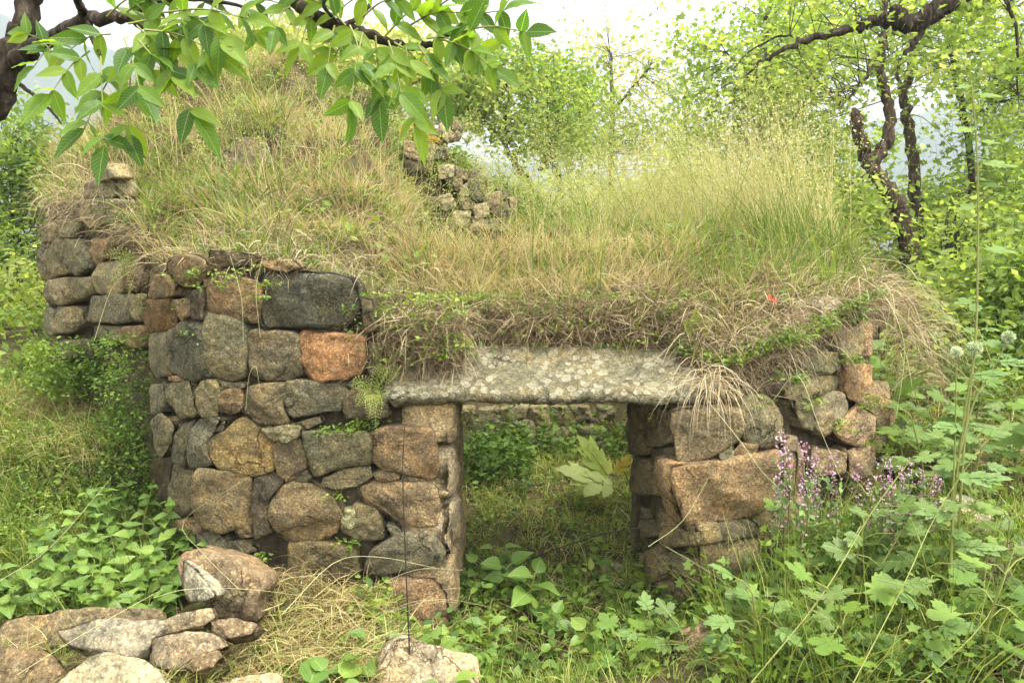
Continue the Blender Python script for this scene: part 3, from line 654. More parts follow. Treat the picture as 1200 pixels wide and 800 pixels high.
# ruined rubble wall on top, behind
bw=empty('ruined_wall',(-.6,7.0,1.8),'collapsed rubble wall end rising behind the grass, beside the small dark-stemmed tree','ruined wall')
BZ=lambda *p: zc(410,120,5.333,p)
back=[BZ((360,260),(500,270),(500,350),(440,360),(360,330)),BZ((500,170),(570,190),(570,250),(520,270),(490,230)),BZ((570,140),(620,160),(610,240),(575,210)),BZ((650,115),(712,140),(690,190),(650,180)),BZ((610,190),(680,190),(680,230),(620,240)),
 BZ((430,130),(520,130),(500,165),(430,160)),BZ((400,180),(480,190),(480,240),(410,240)),BZ((360,370),(440,370),(440,420),(380,430)),BZ((450,370),(500,360),(510,420),(455,430)),
 BZ((660,410),(730,430),(720,480),(670,460)),BZ((690,540),(740,510),(750,570),(700,585)),BZ((750,500),(830,480),(850,540),(830,600),(770,600)),BZ((850,580),(930,570),(940,640),(870,650)),BZ((925,545),(990,560),(980,600),(940,600)),
 BZ((780,650),(850,640),(860,700),(790,720)),BZ((890,660),(970,640),(1000,700),(920,710)),BZ((780,740),(850,740),(860,790),(780,790)),BZ((650,480),(690,470),(700,530),(655,540)),BZ((560,600),(620,580),(650,640),(590,670)),BZ((480,600),(540,600),(530,670),(470,660)),
 BZ((700,600),(760,600),(770,660),(710,660)),BZ((740,440),(800,430),(810,480),(750,490)),BZ((560,410),(640,400),(640,460),(570,470)),BZ((520,290),(600,280),(610,340),(530,350)),BZ((1000,600),(1040,620),(1030,680),(1005,680)),BZ((880,740),(960,730),(970,790),(890,795)),BZ((660,690),(740,690),(730,760),(660,760))]
bd=lambda px: float(np.interp(px,[470,540,600],[6.42,6.5,6.62]))
for i,pts in enumerate(back): pts=(np.array(pts)-np.mean(pts,0))*1.3+np.mean(pts,0); place_stone(pts,bd,[(.3,.25,.17),(.2,.17,.12),(.36,.31,.22),(.15,.13,.09)][i%4],bw,M['stone'],bulge=.3,n=32)
core_mesh([P(490,200,6.55)[:2],P(540,200,6.62)[:2],P(605,200,6.74)[:2],P(605,200,7.5)[:2],P(490,200,7.5)[:2]],1.4,lambda x,y: np.interp(x,[-.75,-.45,0.02],[2.35,2.2,1.75]),'rubble_core',bw,M['mortar'],.02)

# lintel: one long slab, weathered top slope towards the viewer
def lintel():
    nx=130; prof=[(3.80,.955),(3.735,.955),(3.70,.975),(3.695,1.0),(3.72,1.02),(3.77,1.045),(3.83,1.075),(3.89,1.11),(3.95,1.145),(4.0,1.175),(4.1,1.18),(4.45,1.18),(4.5,1.15),(4.5,1.0),(4.45,.955),(4.1,.95)]
    k=len(prof); V=[]; xs=np.linspace(-.57,.94,nx)
    for i,x in enumerate(xs):
        e=min(1,(x+.57)/.05,(.94-x)/.05); sh=.0 if e>=1 else (1-e)*.05
        for (y,z) in prof:
            cy,cz=4.1,1.06; yy=y+(cy-y)*sh*2; zz=z+(cz-z)*sh*2
            p=Vector((x*3,y*3,z*3)); a=mnoise.fractal(p*1.2,.9,2,5)*.009; b=mnoise.fractal(p*7+Vector((9,2,5)),.8,2,5)*.011
            zz+=a+b - .03*math.exp(-((x+.57)/.25)**2)*(1 if y<3.8 else .3); yy+=mnoise.noise(p*1.1+Vector((3,8,1)))*.015+mnoise.noise(p*6)*.008
            V.append((x,yy,zz-.012*math.sin(x*2.2)))
    mb=MB(); F=[[i*k+j,(i+1)*k+j,(i+1)*k+(j+1)%k,i*k+(j+1)%k] for i in range(nx-1) for j in range(k)]; mb.add(V,F)
    for i0 in (0,(nx-1)*k):
        c=np.array(V[i0:i0+k]); mb.add(np.vstack([c,c.mean(0)]),[[j,(j+1)%k,k] for j in range(k)])
    return mb.build('lintel',M['lintel'],None,(.18,4.1,.95))
tag(lintel(),'long grey stone lintel spotted with round pale lichen, spanning the doorway','lintel')

# ---------------------------------------------------------------- loose rocks
def rock(pts,d,color,label,tilt=.7,depth=.14,cat='rock',bulge=.06,yaw=0.0,mat='pale_rock',facets=5,group=None):
    color=tuple(a*b for a,b in zip(color,(.8,.8,.86))); o=place_stone(pts,lambda px:d,color,None,M[mat],name='rock',depth=depth,tilt=tilt,bulge=bulge,yaw=yaw,n=56,facets=facets,soft=.8); return tag(o,label,cat,group)
K=lambda *p: zc(180,640,5,p); L_=lambda *p: zc(0,680,6,p); Q=lambda *p: zc(1040,540,3.077,p)
boulder=rock(K((170,90),(190,40),(280,20),(400,60),(540,100),(650,200),(650,240),(600,300),(590,420),(470,430),(360,410),(300,320),(210,320),(180,280)),3.35,(.27,.2,.13),'squarish brown boulder with a white left face, standing against the foot of the left pier',tilt=.25,depth=.24,bulge=.16,facets=7)
fl=place_stone(K((168,95),(200,110),(300,215),(335,290),(280,318),(210,315),(175,270)),lambda px:3.28,(.36,.33,.27),boulder,M['pale_rock'],name='white_face',depth=.08,tilt=.2,bulge=.02,yaw=-.5,n=40,facets=5); fl['label']='whitish broken face of the boulder'
rock(L_((-60,400),(60,260),(480,205),(820,195),(1060,200),(1080,270),(900,330),(600,420),(200,500),(-40,500)),3.25,(.26,.2,.12),'long brown slab along the front edge of the broad-leaved plants',tilt=.7,depth=.12)
rock(L_((420,345),(580,290),(850,270),(1100,270),(1150,300),(1080,370),(1000,480),(900,540),(740,490),(600,462),(460,410)),3.0,(.33,.29,.22),'pinkish grey slab jutting over a dark hollow, in front of the long brown slab',tilt=1.0,depth=.09)
rock(K((0,440),(100,410),(320,360),(350,410),(280,460),(150,490),(0,520)),3.1,(.33,.27,.18),'narrow pale slab just below the white-faced boulder',tilt=.6,depth=.08)
rock(K((0,530),(150,500),(330,500),(430,570),(380,590),(250,640),(170,700),(120,720),(0,690)),2.95,(.3,.24,.17),'rough speckled rock beneath the narrow pale slab',tilt=.7,depth=.12)
rock(L_((390,730),(620,580),(740,510),(960,560),(1080,620),(1180,740),(1180,900),(350,900)),2.7,(.46,.4,.27),'large pale yellow rock with a rounded top, frontmost of the left heap',tilt=.8,depth=.15,bulge=.08)
rock(L_((-80,480),(60,470),(330,500),(420,600),(330,760),(-60,800)),2.85,(.2,.15,.09),'low dark brown rock at the bottom left corner under green grass blades',tilt=.8,depth=.12)
rock(K((340,440),(470,420),(600,450),(560,510),(420,540),(350,490)),3.1,(.27,.2,.13),'small brown rock half buried in straw below the boulder',tilt=.6)
rock(K((180,700),(250,640),(370,600),(400,640),(340,700),(250,730)),2.88,(.24,.18,.11),'flat brown rock by the green tuft in the left heap',tilt=.8)
rock(H((300,520),(420,495),(600,560),(820,610),(890,640),(880,900),(230,900),(260,640)),3.0,(.44,.36,.25),'pale granite block at the foot of the left door jamb, behind the thin black stalk',tilt=.75,depth=.15,bulge=.08)
rock(K((360,800),(560,750),(730,740),(760,860),(360,880)),2.75,(.42,.33,.21),'flat pale stone lying in the straw between the left heap and the granite block',tilt=1.0)
rock(Q((210,150),(260,120),(350,150),(430,170),(440,200),(400,230),(340,290),(250,260),(190,230)),3.7,(.5,.44,.34),'cream coloured rock behind the globe thistle stem',tilt=.5,depth=.15)
rock(Q((290,370),(370,340),(450,370),(440,430),(400,460),(300,420)),3.3,(.34,.28,.22),'grey brown rock among lobed leaves below the cream rock',tilt=.5,depth=.12)
rock(Q((420,290),(480,280),(520,350),(430,340)),3.45,(.28,.23,.18),'small brown rock just right of the cream rock',tilt=.4,depth=.12)
rock(Q((420,660),(520,640),(540,800),(430,760)),2.9,(.16,.12,.09),'dark rock under the yellowing leaf at the lower right corner',tilt=.6,depth=.12)
rock(zc(800,530,2.96,[(-10,610),(100,575),(170,600),(130,680),(80,740),(-10,760)]),3.3,(.27,.2,.13),'brown rock lying low in front of the right pier',tilt=.8)
rock([(695,660),(712,655),(728,660),(730,670),(700,672)],4.3,(.4,.36,.28),'small pale stone lying in the grass of the doorway',tilt=1.0,depth=.05)
rock([(262,176),(285,160),(312,166),(318,190),(290,202),(265,198)],5.12,(.15,.12,.08),'dark stone half buried high in the left mound',tilt=.5,depth=.15,facets=4)
rock([(296,150),(318,143),(335,155),(326,172),(302,170)],5.35,(.13,.105,.07),'small dark stone just above the half buried one in the left mound',tilt=.5,depth=.15,facets=4)
rock([(935,352),(965,345),(985,352),(982,372),(950,378),(934,368)],4.05,(.36,.31,.25),'pale stone on top of the right pier beside the poppy',tilt=.6,depth=.1,facets=4)
for i,(x,y,sx) in enumerate([(-1.75,2.95,.18),(-1.55,3.15,.12),(-1.2,2.8,.1),(1.0,3.3,.1)]): pass

# ================================================================ VEGETATION
ORD=['first','second','third','fourth','fifth','sixth','seventh','eighth','ninth','tenth','eleventh','twelfth','thirteenth','fourteenth','fifteenth','sixteenth','seventeenth','eighteenth','nineteenth','twentieth']
RANK={}
def relabel():
    """labels of alike plants say where each one stands among its like, left to right, near row or far row"""
    for grp,(text,rows) in RANK.items():
        obs=[o for o in COL.objects if o.get('group')==grp]; obs.sort(key=lambda o:o.location.y)
        m=-(-len(obs)//len(rows))
        for ri,row in enumerate(rows):
            part=sorted(obs[ri*m:(ri+1)*m],key=lambda o:o.location.x/o.location.y)
            for i,o in enumerate(part):
                k=i if i<len(part)/2 else len(part)-1-i; side='left' if i<len(part)/2 else 'right'
                o['label']=text.replace('#',row)+', '+(ORD[k]+' from the '+side if k else side+'most')

def on_mound(n, xr, yr, cond=None):
    out=[]; tot=0
    while tot<n:
        x=rnd(n*2,*xr); y=rnd(n*2,*yr); k=inside(x,y)|((x>-.7)&(x<.9)&(y>4.08)&(y<4.58))
        if cond is not None: k&=cond(x,y)
        p=np.column_stack([x[k],y[k],mound(x[k],y[k])]); out.append(p); tot+=len(p)
        if len(p)==0: break
    return np.concatenate(out)[:n]
def on_ground(n, xr, yr, cond=None):
    out=[]; tot=0
    while tot<n:
        x=rnd(n*2,*xr); y=rnd(n*2,*yr); k=~inside(x,y)
        if cond is not None: k&=cond(x,y)
        p=np.column_stack([x[k],y[k],ground(x[k],y[k])]); out.append(p); tot+=len(p)
        if len(p)==0: break
    return np.concatenate(out)[:n]
def clump(p, s, o, th):                    # keep points where a patchy noise is above th
    return p[vnoise(p[:,0],p[:,1],s,o)+rng.normal(size=len(p))*.25>th]
def tufts(mb, centers, per, spread, L, W, lean, droop, S=3, tint=(0,1)):
    n=len(centers); idx=np.repeat(np.arange(n),per); m=len(idx)
    a=rnd(m,0,6.283); r=rnd(m,0,1)**.7
    off=np.column_stack([np.cos(a)*r,np.sin(a)*r,np.zeros(m)])
    pt=centers[idx]+off*spread
    D=np.column_stack([np.cos(a)*r*lean,np.sin(a)*r*lean,np.ones(m)])+rng.normal(size=(m,3))*.12
    tb=rnd(n,tint[0],tint[1])[idx]+rng.normal(size=m)*.12
    sc=rnd(n,.6,1.2)[idx]
    blades(mb,pt,D,rnd(m,*L)*sc,rnd(m,*W),rnd(m,*droop),S,np.clip(tb,0,1))

# --- turf of the ruin
def patchy(n, xr, yr, s_, o, th): return clump(on_mound(n,xr,yr),s_,o,th)
mb=MB()
c=patchy(3400,(-3.5,2.2),(3.9,8.4),1.4,1,-.1); tufts(mb,c,9,.06,(.06,.22),(.004,.008),.9,(.3,1.4),3)
c=patchy(900,(-3.4,2.1),(4.3,8.0),1.9,6,.05); tufts(mb,c,8,.05,(.14,.36),(.005,.009),.8,(.8,2.4),4,(.0,.6))
c=on_mound(60,(-2.3,-1.3),(4.4,5.4)); tufts(mb,c,12,.04,(.2,.42),(.007,.012),.7,(1.2,3),5,(.0,.4))
c=on_mound(110,(-.5,1.9),(4.2,6.0)); tufts(mb,c,9,.04,(.2,.5),(.004,.007),.5,(.2,1.4),4,(.0,.45))
tag(mb.build('green_grass',M['grass']),'yellowish green grass growing over the top of the ruin','grass',kind='stuff')
mb=MB()
c=patchy(2400,(-3.5,2.2),(3.95,8.4),1.6,8,-.15); tufts(mb,c,10,.06,(.07,.28),(.003,.006),.9,(.3,1.8),3)
c=on_mound(170,(-.5,.9),(4.2,5.0)); tufts(mb,c,17,.07,(.15,.38),(.002,.004),.9,(.6,1.8),4,(.5,1))
c=on_mound(110,(-1.6,-.3),(4.3,6.0)); tufts(mb,c,18,.07,(.12,.36),(.002,.004),.9,(.5,1.6),4,(.4,1))
c=on_mound(150,(-3.2,-1.5),(4.4,6.5)); tufts(mb,c,18,.07,(.12,.36),(.002,.004),.9,(.8,2.2),4,(.2,.9))
p=on_mound(2600,(-3.3,2.1),(4.1,7.4)); d=rdir(len(p),.55,.6); blades(mb,p,d,rnd(len(p),.15,.5),rnd(len(p),.002,.004),rnd(len(p),.1,1.4),4,rnd(len(p),.3,1))
tag(mb.build('dry_grass',M['dry_grass']),'straw coloured dry grass standing in tufts on the mound','grass',kind='stuff')
# litter of thatch and roots hugging the front slope
mb=MB()
p=on_mound(15000,(-2.1,2.0),(3.9,4.8)); d=rdir(len(p),.05,.7); d[:,1]-=.3; blades(mb,p+np.column_stack([np.zeros((len(p),2)),rnd(len(p),0,.06)]),d,rnd(len(p),.05,.22),rnd(len(p),.002,.0045),rnd(len(p),0,.9),2)
p=on_mound(12000,(-3.3,2.1),(4.7,8)); d=rdir(len(p),.25,.7); blades(mb,p,d,rnd(len(p),.06,.25),rnd(len(p),.003,.006),rnd(len(p),0,1),2)
p=on_mound(5000,(-3.3,-1.2),(4.6,6.2)); d=rdir(len(p),.1,.6); d[:,1]-=.4; blades(mb,p+[0,0,.02],d,rnd(len(p),.06,.22),rnd(len(p),.002,.004),rnd(len(p),0,1),3)
n=5200; x=rnd(n,-.72,.93); y=rnd(n,4.0,4.12); z=rnd(n,1.16,1.4); d=rdir(n,-.15,.9); d[:,1]-=.5; blades(mb,np.column_stack([x,y,z]),d,rnd(n,.05,.2),rnd(n,.002,.0045),rnd(n,0,1),2)
n=2600; x=rnd(n,-.74,-.2); y=rnd(n,3.8,3.95); z=rnd(n,1.08,1.36); d=rdir(n,-.3,.9); d[:,1]-=.5; blades(mb,np.column_stack([x,y,z]),d,rnd(n,.05,.2),rnd(n,.002,.0045),rnd(n,0,1.5),2)
tag(mb.build('thatch_litter',M['straw']),'matted dead stems and roots over the front slope of the turf','dead stems',kind='stuff')
# fringe hanging over the faces
def edge_points(line, x0, x1, n, top):
    px=rnd(n,x0,x1); d=np.array([line_depth(line,a) for a in px]); pts=np.array([P(a,top(a),b) for a,b in zip(px,d)]); return pts
mb=MB()
LT=[(30,5.3),(165,4.5),(175,4.3),(235,3.82),(330,3.76),(420,3.8),(450,3.92),(560,4.03),(770,4.03),(850,3.76),(925,3.78),(945,3.95),(1035,4.2)]
topz=lambda a: np.interp(a,[30,110,165,190,300,420,440,460,560,770,850,930,1030],[262,225,300,312,312,322,360,392,400,400,428,395,345])
def fringe(mb,x0,x1,n,L,droop,dy=14,inset=.06,out=.5):
    pt=edge_points(LT,x0,x1,n,topz); k=len(pt)
    pt[:,1]+=rnd(k,0,inset)*1.5+.02; pt[:,2]+=rng.normal(size=k)*dy*.0037
    d=np.column_stack([rng.normal(size=k)*.5,-rnd(k,.2,1)*out*1.6,rnd(k,-.3,.5)])
    blades(mb,pt,d,rnd(k,*L),rnd(k,.002,.0042),rnd(k,*droop),5)
fringe(mb,180,430,700,(.04,.13),(1,3)); fringe(mb,425,540,500,(.08,.22),(.2,1.2),34); k=420; pt=np.column_stack([rnd(k,-.72,-.2),rnd(k,3.76,3.84),rnd(k,1.1,1.36)]); blades(mb,pt,np.column_stack([rng.normal(size=k)*.5,-rnd(k,.1,.7),rnd(k,-.6,.3)]),rnd(k,.06,.2),rnd(k,.002,.004),rnd(k,.1,1.2),4,rnd(k,0,.8)); fringe(mb,450,800,1100,(.04,.15),(.2,2),18)
fringe(mb,790,940,1300,(.06,.24),(.4,2.2),34); fringe(mb,930,1035,900,(.06,.24),(1,3),24); fringe(mb,50,170,1000,(.08,.24),(1.5,4),22,out=.25)
# the pale tuft that falls over the right pier
c=P(832,446,3.72); k=120; pt=c+rng.normal(size=(k,3))*[.035,.02,.03]; d=np.column_stack([rng.normal(size=k)*.5,-rnd(k,.1,.6),rnd(k,-.3,.6)]); blades(mb,pt,d,rnd(k,.15,.4),.0028,rnd(k,1.5,4.5),6,rnd(k,.75,1))
# thick tuft down the right end
for (px,py,dd,kk,ll) in [(1040,355,4.4,130,(.2,.5)),(1055,390,4.55,130,(.2,.5)),(1030,330,4.7,90,(.25,.45)),(1065,430,4.7,110,(.2,.4)),(75,235,5.5,110,(.12,.3)),(100,200,5.6,100,(.12,.3))]:
    c=P(px,py,dd); pt=c+rng.normal(size=(kk,3))*[.06,.1,.05]; d=np.column_stack([rng.normal(size=kk)*.4+(.25 if px>500 else -.2),-rnd(kk,0,.5),rnd(kk,-.2,.5)]); blades(mb,pt,d,rnd(kk,*ll),.0035,rnd(kk,1.5,4),6,rnd(kk,.2,.85))
tag(mb.build('hanging_grass',M['straw']),'dead grass hanging over the edges of the walls and lintel','dead grass',kind='stuff')
# small leaved herbs on the mound
mb=MB()
def herbs(mb,p,hmax,size,per,tint=(0,1),proto=LEAF4,spread=.03):
    idx=np.repeat(np.arange(len(p)),per); m=len(idx); q=p[idx]+np.column_stack([rng.normal(size=m)*spread,rng.normal(size=m)*spread,rnd(m,0,1)*rnd(len(p),.3,1)[idx]*hmax])
    X=rdir(m,.1,.5); Nn=rdir(m,1.6); tb=np.clip(rnd(len(p),*tint)[idx]*.8+.1+.16*vnoise(p[:,0],p[:,1],3.1,7)[idx]+rng.normal(size=m)*.12,0,1); scatter(mb,proto,q,X,Nn,rnd(m,size*.6,size*1.3),tb)
herbs(mb,clump(on_mound(3600,(-1.8,2.0),(3.9,4.9)),3,1,-.1),.08,.022,9,(.2,1)); herbs(mb,clump(on_mound(900,(-3.3,2.0),(4.3,6.9)),2.2,5,-.1),.16,.045,9,(.3,1),LEAF_OV,.05)
herbs(mb,clump(on_mound(2600,(-3.4,2.2),(4.8,8.3)),2,3,0.0),.14,.034,10,(.3,1))
herbs(mb,on_mound(450,(-.2,.8),(7.1,8.0)),.3,.045,14,(.2,.9)); herbs(mb,on_mound(300,(-1,.0),(6.3,7.2)),.25,.05,12,(.2,.8))
pts=edge_points(LT,200,330,26,lambda a:318+rng.uniform(-4,45)); pts[:,1]-=.03; herbs(mb,pts,.03,.022,9,(.5,1),LEAF_OV,.022)
n=150; herbs(mb,np.column_stack([rnd(n,-.74,-.2),rnd(n,3.74,3.86),rnd(n,1.12,1.42)]),.04,.024,9,(.2,1))
n=330; herbs(mb,np.column_stack([rnd(n,-.7,.95),rnd(n,3.97,4.1),rnd(n,1.15,1.42)]),.03,.022,9,(.1,1))
pts=edge_points(LT,790,1030,160,topz); herbs(mb,pts-[0,.03,0],.06,.022,9)
for px,py,k in [(940,400,9),(965,380,10),(1000,420,9),(1020,470,8),(950,470,8),(985,500,7),(925,440,8),(1010,370,8),(880,470,6),(1025,520,8),(445,488,16),(430,492,12),(455,478,14),(415,500,10),(400,505,8),(400,585,5),(462,612,4),(410,640,6),(372,500,4),(800,470,10),(790,480,8),(905,605,7),(228,395,4),(300,655,5)]:
    d0=line_depth(LT,px)-.06; pts=np.array([P(px+rng.uniform(-14,14),py+rng.uniform(-6,10),d0) for _ in range(k)]); herbs(mb,pts,.02,.02,10,(.4,1),LEAF_OV,.022)
tag(mb.build('ground_cover',M['herb_leaf']),'small leaved herbs creeping over the mound and wall joints','ground cover',kind='stuff')

mb=MB(); n=4200; x=rnd(n,-.35,2.1); y=rnd(n,4.8,8.2); k=inside(x,y)&(rng.random(n)<np.clip(.35+.4*x,.25,1)); p=np.column_stack([x[k],y[k],mound(x[k],y[k])]); n=len(p)
d=rng.normal(size=(n,3))*.22+[-.18,0,1]; L=rnd(n,.3,1.0)*np.clip(.65+.35*p[:,0],.6,1.15); blades(mb,p,d,L,rnd(n,.003,.005),rnd(n,.1,1.0),4,rnd(n,.2,1))
m=15000; i=rng.integers(0,n,m); f=rnd(m,.55,1.0); q=p[i]+unit(d)[i]*(L[i]*f)[:,None]*[1,1,.93]+rng.normal(size=(m,3))*.035; scatter(mb,LEAF2,q,rdir(m),rdir(m),rnd(m,.01,.02),rnd(m,.4,1),1.2)
n=900; x=rnd(n,-3.2,-.6); y=rnd(n,4.8,8.0); k=inside(x,y); p=np.column_stack([x[k],y[k],mound(x[k],y[k])]); n=len(p); d=rng.normal(size=(n,3))*.25+[0,0,1]; L=rnd(n,.2,.55); blades(mb,p,d,L,rnd(n,.0035,.005),rnd(n,.1,.9),4,rnd(n,.3,1))
tag(mb.build('tall_grass',M['seed_grass']),'tall thin seeding grass rising from the top of the ruin','grass',kind='stuff')
# --- ground outside and inside the room
mb=MB()
room=lambda x,y:(x>-.66)&(x<1.5)&(y>3.2)&(y<6.8)
c=on_ground(1150,(-.9,1.55),(3.0,7.0),room); tufts(mb,c,9,.05,(.04,.15),(.003,.006),1.0,(.3,1.5),3,(.2,1))
c=on_ground(260,(.85,2.6),(2.75,3.8)); tufts(mb,c,8,.05,(.25,.55),(.003,.006),.6,(.3,1.5),5,(.1,.9)); c=on_ground(1000,(1.2,4.2),(3.0,9.5)); tufts(mb,c,10,.06,(.08,.3),(.004,.008),.7,(.3,1.5),3)
c=on_ground(700,(-3.2,-1.6),(3.4,6.5)); tufts(mb,c,10,.06,(.08,.26),(.003,.007),.7,(.3,1.5),3,(.1,.8))
c=on_ground(1100,(-9,9),(7,14)); tufts(mb,c,7,.1,(.15,.5),(.008,.016),.6,(.3,1.5),2,(.2,1)); c=on_ground(700,(-2.3,2.3),(2.5,3.5)); tufts(mb,c,8,.05,(.05,.16),(.002,.005),1,(.3,1.5),3,(.2,1))
tag(mb.build('green_grass',M['grass']),'green grass on the ground around and inside the doorway','grass',kind='stuff')
mb=MB()
herbs(mb,on_ground(1500,(-.9,1.55),(3.1,7.0),room),.07,.03,9,(.1,1)); herbs(mb,on_ground(260,(-.75,1.3),(3.1,4.4),room),.14,.05,9,(.1,.9),LEAF_OV)
herbs(mb,on_ground(1000,(1.0,4.5),(2.8,5.5)),.16,.04,10,(.0,.9)); herbs(mb,on_ground(550,(.8,2.4),(2.75,3.7)),.3,.034,9,(.0,.9),LEAF_OV,.05); herbs(mb,on_ground(420,(.8,2.4),(2.75,3.7)),.34,.045,8,(.0,.8),LEAF_MAPLE,.06); herbs(mb,on_ground(420,(-2.3,2.3),(2.5,3.5)),.05,.03,8,(.1,.9)); herbs(mb,on_ground(1500,(1.6,7),(5,10)),.4,.06,12,(.1,1))
herbs(mb,on_ground(230,(-.7,.1),(5.3,6.2),room),.3,.05,12,(0,.4),LEAF_OV); herbs(mb,on_ground(150,(-.6,1.4),(6.0,6.6),room),.4,.05,10,(.1,.7),LEAF_MAPLE,.06)
herbs(mb,on_ground(1000,(-10,10),(8,14)),.8,.1,10,(.2,1),LEAF2)
tag(mb.build('ground_cover',M['herb_leaf']),'low mixed herbs on the ground in and around the ruin','ground cover',kind='stuff')
mb=MB()   # feathery growth of the left bank
p=on_ground(1900,(-3.3,-1.55),(3.9,6.2),lambda x,y:(vnoise(x,y,2.3,1)>-.35)); herbs(mb,p,.17,.027,13,(0,.9)); herbs(mb,on_ground(800,(-6,-2.2),(5,9)),.35,.06,10,(.4,1))
pts=np.array([P(rng.uniform(120,175),rng.uniform(395,640),rng.uniform(4.2,4.6)) for _ in range(260)]); herbs(mb,pts,.07,.022,14,(0,.8),LEAF4,.04)
pts=np.array([P(rng.uniform(35,140),rng.uniform(408,470),rng.uniform(4.75,5.15)) for _ in range(240)]); herbs(mb,pts,.1,.026,14,(0,.9),LEAF4,.05)
tag(mb.build('fern_cover',M['herb_leaf']),'feathery green growth on the bank left of the pier','ground cover',kind='stuff')
mb=MB()   # straw heap at the pier's foot, dry patches, pale blades brightening the room
def straw(px0,px1,py0,py1,d0,d1,n,L=(.08,.3)):
    pt=[]
    for _ in range(n):
        dd=rng.uniform(d0,d1); q=P(rng.uniform(px0,px1),rng.uniform(py0,py1),dd); q[2]=max(q[2],float(ground(q[0],q[1])))if False else float(ground(q[0],q[1]))+rng.uniform(0,.07); pt.append(q)
    pt=np.array(pt); d=rdir(n,.15,.45); blades(mb,pt,d,rnd(n,*L),rnd(n,.002,.004),rnd(n,.2,1.6),4,rnd(n,.2,1))
straw(290,470,640,790,3.05,3.65,1100,(.05,.22)); straw(400,530,690,790,3.3,3.6,300); straw(0,130,430,560,4.5,5.2,2600,(.1,.34)); straw(860,960,680,800,3.0,3.4,900); straw(600,740,640,720,3.8,4.3,260,(.05,.2)); straw(1060,1200,430,560,4.5,5.5,800)
straw(0,260,690,800,2.7,3.3,420,(.04,.16)); straw(960,1190,690,800,2.7,3.2,700)
p=on_ground(2600,(-.5,1.2),(3.7,6.6),room); blades(mb,p,rdir(len(p),.5,.6),rnd(len(p),.04,.18),rnd(len(p),.003,.006),rnd(len(p),.2,1.5),3)  # pale blades added to the room floor, their colour standing in for sunlight
p=on_ground(2200,(.8,3.2),(2.7,5.5)); blades(mb,p,rdir(len(p),.4,.6),rnd(len(p),.1,.4),rnd(len(p),.002,.005),rnd(len(p),.2,1.5),3)
p=on_ground(2600,(-3.4,-1.6),(3.9,6)); blades(mb,p,rdir(len(p),.4,.6),rnd(len(p),.1,.35),rnd(len(p),.002,.005),rnd(len(p),.2,1.5),3,rnd(len(p),0,.8))
n=1300; x=rnd(n,-2.1,-1.0); y=rnd(n,2.6,3.4); blades(mb,np.column_stack([x,y,ground(x,y)]),rdir(n,.3,.5),rnd(n,.05,.2),rnd(n,.002,.004),rnd(n,.2,1.2),2)
n=2400; x=rnd(n,-1.25,-.3); y=rnd(n,2.9,3.65); d=rdir(n,.1,.35); blades(mb,np.column_stack([x,y,ground(x,y)+rnd(n,0,.04)]),d,rnd(n,.03,.13),rnd(n,.0025,.005),rnd(n,0,.8),2,rnd(n,0,.6))
tag(mb.build('straw_heap',M['dry_grass']),'tangled straw lying at the foot of the walls','straw',kind='stuff')

# ---------------------------------------------------------------- leafed things with single leaves
def mesh_of(proto_v, proto_f, name, mat, tint=.5):
    mb=MB(); mb.add(proto_v,proto_f,tint); me=mb.mesh(name); me.materials.append(mat); return me
def grid_leaf(outline, nseg=6, fold=.12, droop=.12, wave=.02):
    """leaf lying along +x, outline = list of (x, halfwidth)"""
    V=[];F=[]
    xs=np.linspace(0,1,nseg+1); hw=np.interp(xs,[a for a,b in outline],[b for a,b in outline])
    for i,(x,h) in enumerate(zip(xs,hw)):
        z=-droop*x*x
        for s in (-1,-.5,0,.5,1): V.append((x-abs(s)*.05*(1-x),h*s,z+abs(s)*fold*h*2+wave*math.sin(i*2.3+s*2)))
    for i in range(nseg):
        for j in range(4): a=i*5+j; F.append([a,a+5,a+6,a+1])
    return np.array(V),np.array(F)
OV=[(0,.0),(.1,.13),(.25,.22),(.42,.25),(.6,.21),(.8,.11),(.93,.03),(1,0)]
HE=[(0,.12),(.06,.27),(.2,.38),(.4,.38),(.6,.29),(.8,.14),(.93,.05),(1,0)]
heart=[mesh_of(*grid_leaf(HE,6,.2,d),'leaf',M['fresh_leaf'],t) for d,t in ((.1,.3),(.2,.5),(.3,.75))]
leaflet=[mesh_of(*grid_leaf(OV,8,.15,d,w_),'leaflet',M['bough_leaf'],t) for d,t,w_ in ((.1,.1,.01),(.25,.45,.02),(.35,.65,.015),(.15,.8,.02),(.2,1.0,.01))]
def lobed_leaf(l=5, depth=.45, seed=0):
    r=np.random.default_rng(seed); V=[(0,0,0),(.45,0,.0)]; th=np.linspace(-2.6,2.6,l*8+1); pts=[]
    for a in th:
        env=.33+.25*math.cos(a*.6); lob=abs(math.cos(a*l/2.0*.97)); R=env*(1-depth+depth*lob**.6)*(1+.1*math.sin(a*23)+r.uniform(-.04,.04))
        pts.append((.45+math.cos(a)*R*1.15,math.sin(a)*R*1.1,.06*lob-.12*(R)**2+r.uniform(-.012,.012)))
    V+= [(p[0]*.5+.225,p[1]*.5,.02) for p in pts]+pts; n=len(pts); F=[]
    mb=MB(); V=np.array(V); F3=[[1,2+i,3+i] for i in range(n-1)]+[[1,2+n-1,0],[1,0,2]]
    F4=[[2+i,2+n+i,3+n+i,3+i] for i in range(n-1)]
    mb.add(V,F3,.5); mb.f4.append(np.array(F4)); return mb
def lobed_mesh(mat,seed,l=5,depth=.45):
    me=lobed_leaf(l,depth,seed).mesh('leaf'); me.materials.append(mat); return me
